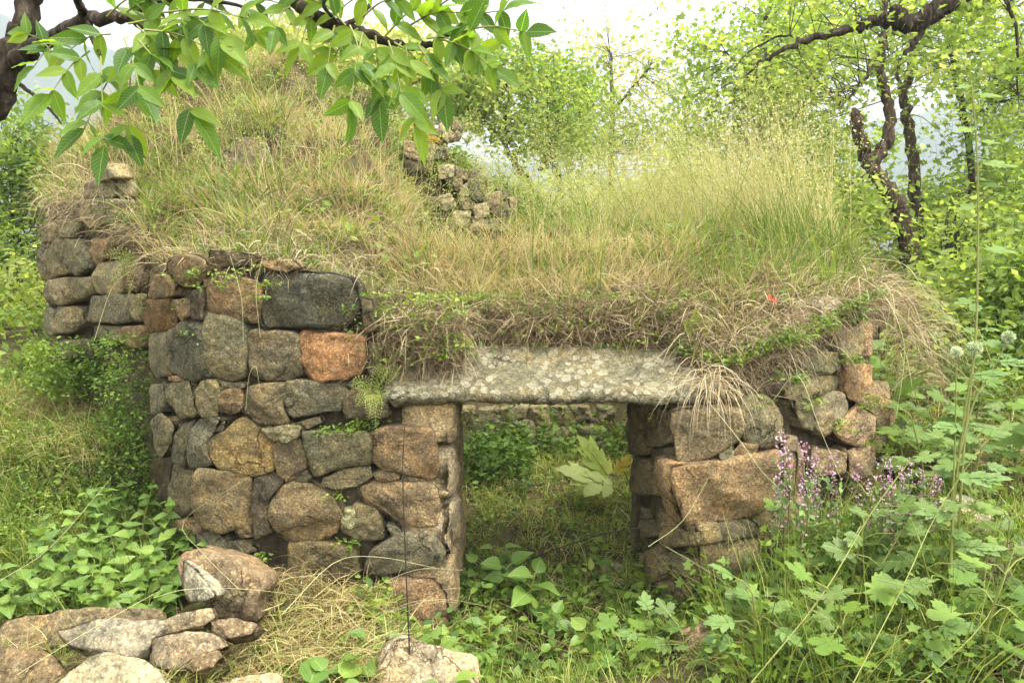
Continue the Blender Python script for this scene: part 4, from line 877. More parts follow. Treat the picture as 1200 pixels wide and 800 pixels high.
def pinnate(mat,seed,wl=.36):
    r_=np.random.default_rng(seed); mb=MB(); gv,gf=grid_leaf([(0,.05),(.15,.2),(.3,.24),(.38,.2),(.5,.25),(.6,.17),(.75,.16),(.85,.08),(1,0)],10,.1,.12,.03)
    def lobe(o,a,L,w):
        v=gv*np.array([L,L*w,L*.8]); c_,s_=math.cos(a),math.sin(a); q=np.column_stack([o[0]+v[:,0]*c_-v[:,1]*s_,o[1]+v[:,0]*s_+v[:,1]*c_,v[:,2]+r_.uniform(-.012,.012)-.1*o[0]**2]); mb.add(q,gf,.5+r_.uniform(-.12,.12))
    lobe((.42,0),0,.58,1.25)
    for x,a,L in ((.12,1.25,.36),(.28,.95,.46),(.46,.7,.44)):
        for s_ in (-1,1): lobe((x,0),s_*(a+r_.uniform(-.08,.08)),L*r_.uniform(.88,1.1),1.15)
    tube(mb,[(0,0,.012),(.5,0,.0),(.95,0,-.08)],[.012,.008,.003],5,1.0); me=mb.mesh('leaf'); me.materials.append(mat); return me
lob_h=[lobed_mesh(M['herb_leaf'],i,5,.5) for i in range(3)]; lob_d=[lobed_mesh(M['dark_leaf'],i+30,5,.6) for i in range(3)]+[pinnate(M['dark_leaf'],i+33) for i in range(2)]; lob_g=[pinnate(M['grey_leaf'],i+5) for i in range(3)]; lob_y=lobed_mesh(M['yellow_leaf'],9)
def put(name, me, parent, loc, X, Nn, size, wx=1.0):
    """one leaf object: base at loc, length along X"""
    X=unit(np.asarray(X,float)); Y=unit(np.cross(Nn,X)); Z=np.cross(X,Y)
    from mathutils import Matrix
    o=link(name,me,parent,loc); R=Matrix(((X[0],Y[0],Z[0]),(X[1],Y[1],Z[1]),(X[2],Y[2],Z[2])))
    o.rotation_euler=R.to_euler(); o.scale=(size,size*wx,size); return o
def broad_plant(base,h,nleaf,lsize,label,group,cat='plant',name='leafy_plant',leaves=heart,mat='stem',lean=None,petiole=.0):
    t=empty(name,base,label,cat,group); base=np.asarray(base,float)
    ln=np.array([rng.normal()*.15,rng.normal()*.15-.05,1]) if lean is None else np.asarray(lean,float)
    path=smooth_path([base,base+ln*h*.5,base+ln*h+np.array([rng.normal()*.03,-.02,0])*h*3],4)
    mb=MB(); tube(mb,path,np.linspace(.005,.002,len(path))*(1+h),5)
    a0=rng.uniform(0,6.28); lf=[]
    for i in range(nleaf):
        f=(i//2+1)/((nleaf+1)//2); f=.25+.75*f; q=path[min(len(path)-1,int(f*(len(path)-1)))]; a=a0+(i%2)*math.pi+(i//2)*1.57+rng.normal()*.25
        X=np.array([math.cos(a),math.sin(a),rng.uniform(-.35,.25)+ .5*(f>.95)]); 
        tip=q+unit(X)*petiole*rng.uniform(.5,1.1)+np.array([0,0,petiole*.2])
        if petiole: tube(mb,[q,(q+tip)/2+[0,0,petiole*.12],tip],.0025,4)
        lf.append((tip,X,lsize*(1.15-.5*f*(petiole==0))*rng.uniform(.8,1.15)))
    mb.build('stem',M[mat],t,base)
    for q,X,s_ in lf:
        put('leaf',leaves[rng.integers(len(leaves))],t,q,X,np.array([rng.normal()*.25,-.35+rng.normal()*.2,1]),s_)
    return t
# the patch of broad heart-shaped leaves at the lower left
gr='broad-leaved plants in the patch left of the pier'
lb='low heart-leaved green plant in the dense patch on the left, before the bank'
spots=[]
for px,py,dd in [(x,y,d) for y,d in ((735,3.45),(722,3.5),(705,3.58),(690,3.66),(672,3.75),(655,3.85),(640,3.95)) for x in range(-15,240,31)]:
    if dd<3.6 and px>190: continue
    if dd>3.7 and (px<20): continue
    spots.append((px+rng.uniform(-10,10),dd+rng.uniform(-.04,.04)))
for px,dd in spots:
    x=(px-600)/1000*dd; y=dd; base=(x,y,float(ground(x,y))-.01); broad_plant(base,rng.uniform(.12,.2),8,.1,lb,gr)
for px,py,dd,h in [(70,650,3.9,.26),(170,640,3.95,.3),(200,650,3.85,.22),(60,620,4.0,.22),(185,620,4.05,.3),(150,600,4.1,.34),(95,640,3.95,.26),(40,650,3.9,.18),(125,610,4.05,.34),(105,600,4.1,.28),(145,640,4.0,.2),(110,560,4.3,.2),(135,570,4.25,.22),(118,590,4.15,.32),(130,545,4.35,.2)]:
    x=(px-600)/1000*dd; broad_plant((x,dd,float(ground(x,dd))-.02),h,12,.085,'taller heart-leaved plant climbing the bank beside the left pier','taller plants on the left bank')

# lobed hogweed-like plants at the lower right
for i,(px,py,dd,nl,sz) in enumerate([(900,790,3.0,4,.2),(930,745,3.1,4,.2),(1000,790,2.9,5,.19),(1040,720,3.1,6,.18),(1090,760,2.95,6,.19),(1150,720,3.1,6,.19),(1180,780,2.85,5,.2),(1010,680,3.3,6,.15),(1080,660,3.35,6,.16),(1140,650,3.4,6,.16),(960,700,3.35,5,.14),(1195,680,3.3,5,.17),(770,740,3.4,5,.15),(810,760,3.3,4,.15),(740,770,3.3,5,.14)]):
    x=(px-600)/1000*dd; z=float(ground(x,dd))-.02
    broad_plant((x,dd,z),rng.uniform(.28,.5) if px>850 else .1,nl+5,sz*.56,'leafy weed with deeply lobed leaves in the tangle at the lower right' if px>850 else 'low weed with lobed leaves at the threshold, before the right pier','lobed weeds at the lower right' if px>850 else 'lobed weeds at the threshold',name='lobed_plant',leaves=(lob_g,lob_d,lob_h,lob_d)[i%4],petiole=.11)
for px,py,dd,s_ in [(350,795,2.85,.11),(375,785,2.9,.09),(415,770,3.05,.08),(435,745,3.2,.07),(520,785,2.9,.1)]:
    x=(px-600)/1000*dd; broad_plant((x,dd,float(ground(x,dd))),.05,5,s_,'small round-leaved plant in the straw below the left pier','small plants in the straw',leaves=heart,petiole=.05)
for px,dd,h,sz in [(595,4.0,.16,.085),(622,3.85,.2,.11),(590,4.3,.14,.07),(655,3.7,.1,.07),(560,4.1,.12,.065),(690,3.6,.08,.07),(640,3.5,.08,.06),(575,3.6,.08,.06)]:
    x=(px-600)/1000*dd; broad_plant((x,dd,float(ground(x,dd))-.01),h,8,sz,'broad-leaved weed growing in the middle of the doorway','broad-leaved weeds in the doorway',leaves=heart,petiole=.04)
for k in range(26):
    x=rng.uniform(.7,1.75) if k<17 else rng.uniform(-2.0,-.9); y=rng.uniform(4.1,4.8) if k<17 else rng.uniform(4.3,5.2)
    broad_plant((x,y,float(mound(x,y))-.01),rng.uniform(.08,.18),8,rng.uniform(.035,.06),'small leafy herb on the front slope of the turf','leafy herbs on the turf slope',name='turf_herb')
for k in range(16):
    dd=rng.uniform(4.0,5.6); px=rng.uniform(1045,1210); x=(px-600)/1000*dd
    broad_plant((x,dd,float(ground(x,dd))-.02),rng.uniform(.3,.6),12,rng.uniform(.09,.13),'tall leafy weed between the right pier and the frame of trees','tall leafy weeds right of the pier',name='tall_leafy_weed',leaves=(lob_h,lob_d,lob_g)[k%3],petiole=.06)
# the big pale leaf reaching out from behind the right jamb
t=empty('hogweed_plant',P(770,640,5.3),'large hogweed with pale veined leaf and yellowing leaf leaning out behind the right jamb','plant')
def stalk(t,pts,r=.004,mat='stem',name='stem',k=5): 
    mb=MB(); p=smooth_path(pts,4); tube(mb,p,np.linspace(r,r*.5,len(p)),k); return mb.build(name,M[mat],t,p[0])
stalk(t,[P(770,640,5.3),P(740,590,5.2),P(722,572,5.1)],.011); stalk(t,[P(770,640,5.3),P(735,560,5.15),P(725,535,5.1)],.006)
put('leaf',pinnate(M['pale_under'],21),t,P(722,572,5.1),P(640,540,5.0)-P(722,572,5.1),np.array([.3,-.5,.85]),.42,.9)
put('leaf',pinnate(M['grass'],22),t,P(715,560,5.15),P(680,510,5.2)-P(715,560,5.15),np.array([.1,-.6,.8]),.34,.8)
o=put('leaf',pinnate(M['yellow_leaf'],4),t,P(722,555,5.1),P(742,525,5.1)-P(722,555,5.1),np.array([0,-.5,.85]),.15); o['label']='yellow and brown withering leaf'

# ferns hanging beside the orange stone
t=empty('fern',P(432,468,3.7),'bright yellow-green fern tuft growing from the joint right of the orange stone','fern')
def frond(t,pts,wmax):
    p=smooth_path(pts,7); mb=MB(); tube(mb,p,.0012,3); n=len(p); T=unit(np.gradient(p,axis=0)); view=unit(p-np.array([0,0,CAMH])); Sd=unit(np.cross(T,view))
    for i in range(2,n):
        for s_ in (-1,1):
            L=wmax*.9*math.sin(math.pi*(i/n)**.7)+.004; X=unit(Sd[i]*s_+T[i]*.5)
            for q in range(4):
                b=p[i]+X*L*q/4; scatter(mb,LEAF4,np.array([b,b]),np.array([X+T[i]*.9,X-T[i]*.6]),-view[[i,i]],L*.2)
            scatter(mb,LEAF4,np.array([p[i]+X*L*.8]),X[None],-view[[i]],L*.25)
    mb.build('frond',M['grass'],t,p[0])
b0=P(436,460,3.7)
for e in [(470,432),(450,428),(410,452),(418,475),(432,490),(448,475),(440,500)]: frond(t,[b0,P((436+e[0])/2+2,(460+e[1])/2-8,3.66),P(e[0],e[1],3.62)],.035)
t=empty('fern',P(168,330,4.6),'soft fern tuft hanging in the corner between the side wall and the pier','fern')
b0=P(168,315,4.55)
for e in [(140,310),(150,345),(165,365),(180,350),(190,330),(130,330),(120,300)]: frond(t,[b0,P((168+e[0])/2,(315+e[1])/2-10,4.5),P(e[0],e[1],4.42)],.04)

# thin black stalk in front of the left jamb
t=empty('dead_stalk',P(481,788,3.0),'thin straight black stalk standing before the left door jamb','stalk'); stalk(t,[P(481,788,3.0),P(478,720,3.02),P(474,620,3.05),P(472,550,3.08),P(474,500,3.1)],.0035,'black_stem')
t=empty('twig',P(745,615,3.6),'thin dark twig slanting across the doorway into the right pier','twig'); stalk(t,[P(575,672,4.2),P(620,655,4.1),P(690,630,3.9),P(750,618,3.7),P(800,616,3.6)],.004,'black_stem','twig_stem')
t=empty('red_stalk',P(700,768,3.3),'reddish dry stalk lying across the grass of the threshold','stalk'); stalk(t,[P(610,735,3.6),P(640,745,3.5),P(680,762,3.4),P(700,768,3.3)],.003,'red_stem')

# globe thistle and tall stem
def globe(t,px,py,d,r):
    c=P(px,py,d); rr=r/1000*d; mb=MB(); n=170; i=np.arange(n)+.5; ph=np.arccos(1-2*i/n); th=math.pi*(1+5**.5)*i; dirs=np.column_stack([np.cos(th)*np.sin(ph),np.sin(th)*np.sin(ph),np.cos(ph)])
    scatter(mb,LEAF4,c+dirs*rr*.55,dirs,unit(np.cross(dirs,rng.normal(size=(n,3)))),rr*.55,rnd(n,.3,1),.7)
    a=np.linspace(0,math.pi,9); b=np.linspace(0,2*math.pi,13)[:-1]; V=[c+rr*.72*np.array([math.sin(x)*math.cos(y),math.sin(x)*math.sin(y),math.cos(x)]) for x in a for y in b]
    mb.add(V,[[k*12+j,(k+1)*12+j,(k+1)*12+(j+1)%12,k*12+(j+1)%12] for k in range(8) for j in range(12)],.15); mb.build('flower_head',M['thistle'],t,c)
t=empty('globe_thistle',P(1113,660,3.2),'globe thistle with three round spiny green heads, right of the pier','thistle')
stalk(t,[P(1113,690,3.15),P(1118,590,3.2),P(1128,500,3.2),P(1138,440,3.2),P(1142,412,3.2)],.006); stalk(t,[P(1115,640,3.18),P(1119,520,3.2),P(1120,470,3.2),P(1121,416,3.2)],.004); stalk(t,[P(1122,540,3.2),P(1142,470,3.25),P(1165,430,3.25),P(1181,398,3.25)],.004)
for a in [(1142,408,3.2,9),(1121,412,3.2,7),(1182,395,3.25,8)]: globe(t,*a)
for px,py,dx,s_ in [(1138,440,.5,.14),(1128,500,-.7,.16),(1120,560,.8,.2),(1170,425,.9,.12),(1118,600,-.8,.2),(1115,640,.7,.2)]:
    put('leaf',lob_g[rng.integers(3)],t,P(px,py,3.2),np.array([dx,-.3,.1]),np.array([0,-.6,.8]),s_,.55)
t=empty('tall_herb',P(1122,690,3.3),'single tall reddish stem rising past the thistle heads up to the branches','plant')
stalk(t,[P(1122,640,3.3),P(1130,520,3.3),P(1143,400,3.3),P(1146,280,3.3),P(1145,180,3.3),P(1138,95,3.3)],.006)
for px,py,dx,s_ in [(1144,190,.6,.13),(1146,240,-.5,.1),(1145,150,-.5,.1),(1141,110,.4,.09),(1139,100,-.4,.08),(1147,290,.6,.12),(1144,350,-.6,.1),(1143,400,.7,.12),(1140,450,-.7,.12),(1134,500,.7,.14),(1130,540,-.7,.14),(1126,590,.6,.15),(1147,215,.5,.08),(1146,165,.5,.07)]: put('leaf',lob_h[rng.integers(3)],t,P(px,py,3.3),np.array([dx,-.2,-.1]),np.array([0,-.6,.8]),s_,.4)

# pink flower spikes
for i,(px,py,top) in enumerate([(915,590,500),(922,600,530),(945,600,520),(950,610,535),(960,600,525),(980,605,535),(1000,610,545),(1030,620,540),(1040,610,535),(1055,620,545),(1062,610,535),(1078,620,540),(1088,610,548),(1015,620,560),(935,640,560),(1045,640,560),(1095,630,560),(918,620,560)]):
    dd=3.35+rng.uniform(-.1,.15); b=P(px,py+25,dd); e=P(px+rng.uniform(-8,8),top,dd)
    t=empty('pink_flower',b,'slender flower spike with small pink lipped blossoms before the right pier','flower','pink flower spikes before the right pier')
    stalk(t,[b,(b+e)/2+[.01,0,0],e],.0028,'red_stem',k=4); mb=MB(); n=70; f=rnd(n,.3,1); q=b+(e-b)*f[:,None]+rng.normal(size=(n,3))*.011; scatter(mb,LEAF4,q,rdir(n),rdir(n),rnd(n,.008,.017),None,1.2)
    tag(mb.build('blossoms',M['pink'],t,b),kind='stuff'); mb=MB(); n=40; f=rnd(n,0,.75); q=b+(e-b)*f[:,None]+rng.normal(size=(n,3))*.012; scatter(mb,LEAF4,q,rdir(n,.3),rdir(n,1),rnd(n,.02,.04)); tag(mb.build('leaves',M['grey_leaf'],t,b),kind='stuff')
# poppy, mullein rosette, umbels
t=empty('poppy',P(905,372,4.15),'single small red poppy among green herbs above the right pier','flower'); stalk(t,[P(906,385,4.2),P(905,370,4.15),P(903,354,4.1)],.0015); mb=MB(); c=P(903,352,4.1); scatter(mb,LEAF_OV,np.repeat(c[None],6,0),rdir(6,.5),rdir(6,0),.032,None,1.5); mb.build('petals',M['red'],t,c)
t=empty('orange_flower',P(920,380,4.15),'small withered orange flower just right of the red poppy','flower'); stalk(t,[P(921,390,4.15),P(920,370,4.12)],.0015); mb=MB(); c=P(920,369,4.12); scatter(mb,LEAF_OV,np.repeat(c[None],6,0),rdir(6,.5),rdir(6,0),.03,None,1.3); mb.build('petals',M['yellow_leaf'],t,c)
t=empty('mullein_plant',P(818,405,3.95),'pale yellow-green soft leaf standing alone above the lintel\'s right end','plant'); stalk(t,[P(818,408,3.98),P(817,392,3.95)],.003)
for dx,dz,s_ in ((-.1,1,.15),(.5,.9,.13),(-.6,.7,.12),(.1,.6,.1)): put('leaf',mesh_of(*grid_leaf(HE,6,.15,.15),'leaf',M['pale_leaf'],.4),t,P(817,395,3.95),np.array([dx,-.3,dz]),np.array([0,-1,.3]),s_,.8)
def umbel(b,e,r,label,mat,cat='flower',group=None,stemr=.004,name='umbel_flower'):
    t=empty(name,b,label,cat,group); stalk(t,[b,(b+e)/2+[.02,0,0],e],stemr); mb=MB(); n=int(160); a=rnd(n,0,6.28); q=np.sqrt(rnd(n,0,1)); pts=e+np.column_stack([np.cos(a)*q*r,np.sin(a)*q*r,.35*r*(1-q*q)+rng.normal(size=n)*r*.08]); scatter(mb,LEAF4,pts,rdir(n,.5),rdir(n,1.2),rnd(n,.012,.022),None,1.2)
    for k in range(12): ang=k*.52; tube(mb,[e-[0,0,r*.5],e+np.array([math.cos(ang)*r*.7,math.sin(ang)*r*.7,0])],.0012,3)
    tag(mb.build('blossoms',M[mat],t,e),kind='stuff')
umbel(P(500,232,6.3),P(506,165,6.3),.06,'yellowing umbel on a thick stalk before the ruined rubble wall','yellow_leaf'); umbel(P(494,260,6.2),P(488,155,6.2),.13,'wide yellow umbel partly behind the large dark hanging leaf','yellow_leaf')
for px,py,top in [(545,560,490),(535,570,515),(552,545,500)]: umbel(P(px,py,4.4),P(px+4,top,4.4),.06,'cream flower umbel inside the doorway by the left jamb','cream',group='cream umbels inside the doorway')

# tall weeds with open seed heads on the right mound
def panicle(b,e,bend,label,group,cat='weed',n=120,spread=.1,mat='pale_leaf',name='tall_weed',r=.002,stem='stem'):
    t=empty(name,b,label,cat,group); mid=(b+e)/2+bend; p=smooth_path([b,(b+mid)/2+bend*.25,mid,(mid+e)/2+bend*.2,e],5); mb=MB(); tube(mb,p,np.linspace(r,r*.3,len(p)),4); sm=MB()
    for k in range(9):
        i=int(len(p)*(.45+.5*rng.random())); i=min(i,len(p)-2); q=p[i]; d=unit(unit(p[-1]-p[i])*.8+rng.normal(size=3)*.6+np.array([0,0,.3])); L=spread*rng.uniform(1,2.2); tube(mb,[q,q+d*L*.5,q+d*L+[0,0,-.02]],r*.35,3)
        m=n//9; f=rnd(m,.3,1); pt=q+d*L*f[:,None]+rng.normal(size=(m,3))*spread*.22; scatter(sm,LEAF2,pt,rdir(m),rdir(m),rnd(m,.007,.014),None,1.3)
    mb.build('stem',M[stem],t,b); tag(sm.build('seeds',M[mat],t,b),kind='stuff')
for k in range(80):
    px=rng.uniform(560,1010); dd=rng.uniform(4.9,6.2); b=P(px,290,dd); b[2]=float(mound(b[0],b[1])); tx=px+rng.uniform(-160,90); ty=np.interp(px,[640,800,1000],[190,110,140])+rng.uniform(-50,90); e=P(tx,ty,dd+rng.uniform(-.3,.3))
    panicle(b,e,np.array([rng.uniform(-.05,.05),0,.06]),'tall airy weed with branching seed heads on the mound above the right pier','tall weeds on the right mound')
for k in range(80):
    px=rng.uniform(150,600); dd=rng.uniform(4.8,6.9); b=P(px,200,dd); b[2]=float(mound(b[0],b[1])); h=rng.uniform(.3,.62); e=b+np.array([rng.normal()*.12,rng.normal()*.08,h])
    panicle(b,e,np.array([rng.uniform(-.04,.04),0,.03]),'slender weed with loose seed heads standing on the left mound','slender weeds on the left mound',n=90,spread=.07)
for k in range(26):
    px=rng.uniform(600,860); dd=rng.uniform(7.2,8.5); b=P(px,290,dd); e=P(px+rng.uniform(-50,50),rng.uniform(60,200),dd); b[2]-=.1
    panicle(b,e,np.array([rng.uniform(-.05,.05),0,.03]),'pale feathery weed beyond the mound, in the middle of the view','feathery weeds beyond the mound',n=260,spread=.17)
# long arching straws
arcs=[([(960,318,4.4),(1000,322,4.2),(1035,345,4.1),(1055,385,4.0),(1060,420,4.0),(1050,490,4.0)],.0032,'pale'),([(1010,302,4.4),(1060,310,4.2),(1090,350,4.1),(1130,390,4.1),(1150,420,4.1)],.003,'pale'),([(1035,345,4.1),(1080,400,4.05),(1120,430,4.0),(1140,450,4.0)],.0025,'pale'),
 ([(905,470,3.7),(935,440,3.6),(960,500,3.5),(985,560,3.45)],.0024,'pale'),([(830,470,3.65),(870,520,3.5),(900,560,3.45),(950,600,3.4)],.0024,'pale'),([(760,640,3.2),(800,610,3.3),(830,560,3.4)],.0018,'pale'),([(780,640,3.2),(820,660,3.15),(870,695,3.1)],.0026,'stem'),
 ([(880,330,4.3),(840,350,4.2),(800,390,4.0),(770,420,3.8)],.0025,'pale'),([(1000,800,2.6),(1060,690,2.8),(1110,600,3.0),(1160,500,3.1)],.005,'stem'),([(880,800,2.7),(960,700,2.85),(1020,600,3.0),(1070,540,3.1)],.0055,'stem'),([(1080,800,2.7),(1150,730,2.8),(1200,640,2.9)],.005,'stem'),
 ([(0,680,2.9),(60,640,3.2),(130,560,3.4)],.002,'pale'),([(20,790,2.6),(110,735,2.7),(190,690,2.9)],.002,'pale'),([(60,690,2.8),(110,740,2.7),(170,790,2.5)],.002,'stem'),([(280,690,3.1),(240,650,3.3),(215,610,3.5),(290,560,3.5)],.0016,'pale'),
 ([(330,720,2.9),(390,660,3.2),(440,652,3.2),(510,665,3.3)],.0022,'pale'),([(180,700,2.95),(220,690,2.95),(290,690,2.95),(370,700,3.0)],.0022,'pale'),([(305,395,3.7),(300,340,3.65),(308,300,3.7)],.002,'pale'),([(285,400,3.7),(283,350,3.65),(270,300,3.7)],.002,'pale'),([(288,480,3.7),(292,440,3.65),(300,430,3.66),(305,460,3.68)],.0016,'pale'),([(110,400,4.3),(130,340,4.4),(150,320,4.4),(190,300,4.2)],.002,'pale')]
for k in range(12):
    x0=rng.uniform(290,480); y0=rng.uniform(690,790); a=rng.uniform(-.9,.9); L=rng.uniform(60,130); arcs.append(([(x0,y0,3.1),(x0+L*.5*math.cos(a),y0-L*.5*abs(math.sin(a))-12,3.0),(x0+L*math.cos(a),y0-L*abs(math.sin(a)),2.95)],.0016,'pale'))
for pts,r,kind in arcs:
    q=[P(*a) for a in pts]
    if kind=='pale': r*=.62; t=empty('straw_stalk',q[0],'long pale straw arching freely over the stones and herbs','straw','long arching straws')
    else: r*=.6; q=[a_+rng.normal(size=3)*.012*(i_>0) for i_,a_ in enumerate(q)]; t=empty('green_stalk',q[0],'green stalk slanting through the weeds','stalk','green slanting stalks')
    stalk(t,q,r,'cream' if kind=='pale' else 'stem',k=4)
    if kind!='pale' and len(q)==4:
        for a_ in q[1:]:
            for s_ in (-1,1): put('leaf',lob_d[rng.integers(5)],t,a_,np.array([s_*.8,-.2,.25]),np.array([0,-.5,.9]),rng.uniform(.07,.11),.6)

# ---------------------------------------------------------------- trees
def tree(name,label,limbs,blobs,nleaf,lsize,mat,bark,cat='tree',group=None,proto=LEAF4,sig=.22,ncl=60,up=.8,tw=.006,tint=(0,1),tmul=1.0):
    """limbs: list of (photo points with depth, r0, r1); blobs: (px,py,d,rx,ry,rz) crown volumes in metres"""
    base=limbs[0][0][0]; base=P(*base) if not isinstance(base,np.ndarray) else base
    t=empty(name,base,label,cat,group); allp=[]
    for i,(pts,r0,r1) in enumerate(limbs):
        q=[a if isinstance(a,np.ndarray) else P(*a) for a in pts]; p=smooth_path(q,6); p=p+rng.normal(size=p.shape)*min(r0,.05)*.25; p[0]=q[0]
        mb=MB(); tube(mb,p,np.linspace(r0,r1,len(p)),10 if i==0 else 7,.5,.1); mb.build('trunk' if i==0 else 'limb',M[bark],t,p[0]); allp.append(p)
    allp=np.concatenate(allp); cl=[]; wts=np.array([b[3]*b[4]*b[5] for b in blobs]); wts/=wts.sum()
    for b,k in zip(blobs,rng.multinomial(ncl,wts)):
        d=rng.normal(size=(k,3)); d=unit(d)*rnd(k,.35,1)[:,None]**.6; cl.append(P(*b[:3])+d*np.array(b[3:6]))
    cl=np.concatenate(cl); mb=MB(); 
    for c in cl:
        j=np.argmin(np.linalg.norm(allp-c,axis=1)+rng.uniform(0,.3)); a=allp[j]; m=(a+c)/2+rng.normal(size=3)*.12+[0,0,.08]; tube(mb,smooth_path([a,m,c],4),np.linspace(tw,tw*.25,9),4)
        for _ in range(3): e=c+rng.normal(size=3)*sig*1.1; tube(mb,[c,(c+e)/2+rng.normal(size=3)*.02,e],tw*.22,3)
    tag(mb.build('twigs',M[bark],t,base),kind='stuff')
    idx=rng.integers(0,len(cl),nleaf); s=rnd(len(cl),.6,1.3)[idx]; q=cl[idx]+rng.normal(size=(nleaf,3))*(sig*s)[:,None]*[1,1,.7]
    X=rdir(nleaf,-.25,.6); Nn=rdir(nleaf,up*1.5); tb=np.clip(rnd(len(cl),*tint)[idx]*.7+rnd(nleaf,0,.3),0,1); mb=MB(); scatter(mb,proto,q,X,Nn,rnd(nleaf,.6,1.25)*lsize,tb)
    tag(mb.build('crown',M[mat],t,base),kind='stuff'); return t
# forked tree on the right
gp=lambda px,d,dz=0: np.array([(px-600)/1000*d,d,float(ground((px-600)/1000*d,d))-.1+dz])
tree('forked_tree','leaning forked tree with rough brown bark right of the mound',
 [([gp(1085,8),(1062,275,8),(1052,240,8),(1035,215,8),(1022,198,8),(1030,180,8),(1040,160,8.05),(1040,120,8.1),(1032,80,8.1),(1035,35,8.1),(1045,-30,8.2)],.095,.028),([(1022,198,8),(1012,175,8),(1004,150,7.9),(1001,130,7.9)],.07,.05),([(1034,60,8.1),(1015,90,8),(1000,110,7.9),(985,125,7.8)],.02,.008),([(1024,200,8),(1000,215,8),(985,225,8)],.02,.008)],
 [(1040,0,8,1.2,.8,.6),(960,60,8.2,.9,.8,.5),(1110,60,8.4,.8,.8,.6),(940,130,8.5,.5,.5,.4),(1100,170,9,.4,.4,.3)],2600,.07,'tree_leaf','bark',proto=LEAF_MAPLE,ncl=70,sig=.2)
tree('slender_tree','slender tree with pale flaking bark just right of the forked tree',
 [([gp(1075,9.5),(1073,225,9.5),(1070,190,9.5),(1063,140,9.5),(1060,110,9.5),(1068,75,9.5),(1073,50,9.5),(1072,-20,9.6)],.075,.03),([(1060,125,9.5),(1052,95,9.5),(1055,70,9.5)],.03,.015)],
 [(1080,20,9.5,1.2,.8,.6),(1150,60,9.8,.9,.8,.7),(1020,-10,10,1,.6,.5)],2200,.075,'tree_leaf','bark',proto=LEAF_MAPLE,ncl=60)
tree('thin_tree','thin dark tree at the right edge behind the tall herb',
 [([gp(1140,9),(1138,200,9),(1128,130,9),(1115,70,9),(1108,20,9),(1105,-20,9)],.04,.015),([(1137,140,9),(1155,128,9),(1165,120,9)],.02,.008)],
 [(1150,120,9,.7,.6,.7),(1190,50,9,.7,.7,.9),(1120,230,9.5,.5,.6,.3)],2600,.07,'tree_leaf','dark_bark',proto=LEAF_MAPLE,ncl=60)
tree('overhanging_tree','near tree whose knotty black limb reaches in at the upper right',
 [([np.array([6.0,6.3,.9]),np.array([5.9,6.3,3.0]),(1400,-160,6.3),(1220,-60,6.3),(1120,-2,6.3),(1088,20,6.3),(1060,28,6.3),(1048,22,6.3),(1022,26,6.3),(990,34,6.3),(945,48,6.3),(900,68,6.3),(870,90,6.3)],.115,.005),([(1062,28,6.3),(1056,14,6.3),(1046,12,6.3)],.035,.03),([(1088,20,6.3),(1080,38,6.3),(1070,52,6.3),(1060,65,6.3)],.026,.016),([(945,48,6.3),(915,42,6.3),(880,60,6.3),(860,80,6.3)],.01,.004),([(1140,-10,6.3),(1175,-5,6.3),(1190,40,6.3),(1194,110,6.3)],.02,.006)],
 [(1060,0,6.4,.95,.5,.2),(950,20,6.5,.6,.5,.18),(1170,40,6.5,.4,.4,.45),(1180,120,6.6,.35,.4,.3)],1900,.055,'tree_leaf','dark_bark',proto=LEAF_MAPLE,ncl=60,sig=.1,tw=.004,tint=(.3,1))
# small tree in the middle
tree('small_tree','small rounded tree with dark forked stem rising beyond the rubble wall',
 [([gp(648,11),(622,225,11),(612,205,11),(604,190,11),(594,175,11),(592,150,11),(596,110,11)],.06,.02),([(600,180,11),(620,172,11),(632,178,11),(640,188,11),(632,200,11)],.04,.03),([(594,170,11),(575,150,11),(560,130,11)],.025,.01),([(596,165,11),(615,145,11),(650,110,11)],.025,.01)],
 [(600,110,11,.85,.8,.6),(560,90,11,.6,.6,.5),(660,130,11,.7,.6,.6),(615,70,11,.5,.5,.35),(700,150,11,.4,.5,.4),(640,175,11.4,.5,.5,.2)],7000,.09,'tree_leaf','dark_bark',ncl=110,sig=.2,up=.5)
tree('thin_tree','dark thin sapling between the small rounded tree and the pale birch-like tree',
 [([gp(665,10),(658,230,10),(650,200,10),(645,170,10),(643,140,10)],.04,.012)],[(650,140,10,.4,.4,.5),(670,190,10,.3,.4,.3)],1500,.08,'tree_leaf','dark_bark',ncl=26)
tree('pale_tree','tall pale airy tree in the middle distance, left of the leafy tree',
 [([gp(720,13),(716,200,13),(718,120,13),(716,60,13)],.06,.02),([(718,130,13),(760,80,13)],.03,.01)],
 [(710,70,13,.75,.7,.5),(715,130,13,1.0,.8,.8),(780,120,13.5,.9,.8,.9),(750,200,13,1.1,.8,.7)],4200,.085,'pale_leaf','bark',ncl=120,sig=.28,tint=(.3,1))
tree('leafy_tree','large bright leafy tree filling the space left of the forked tree',
 [([gp(925,11),(925,230,11),(915,150,11),(900,70,11),(895,20,11)],.09,.02),([(915,150,11),(880,95,11),(850,60,11)],.03,.01),([(918,160,11),(950,110,11),(970,60,11)],.03,.01)],
 [(870,60,11,1.0,.8,.6),(850,130,11,1.0,.8,.6),(930,110,11,1.1,.8,.8),(960,30,11.5,1.0,.8,.6),(900,190,11,1.2,.8,.6),(980,190,11.5,.8,.7,.5),(830,190,12,.9,.8,.5)],10000,.082,'tree_leaf','dark_bark',proto=LEAF_MAPLE,ncl=170,sig=.24)
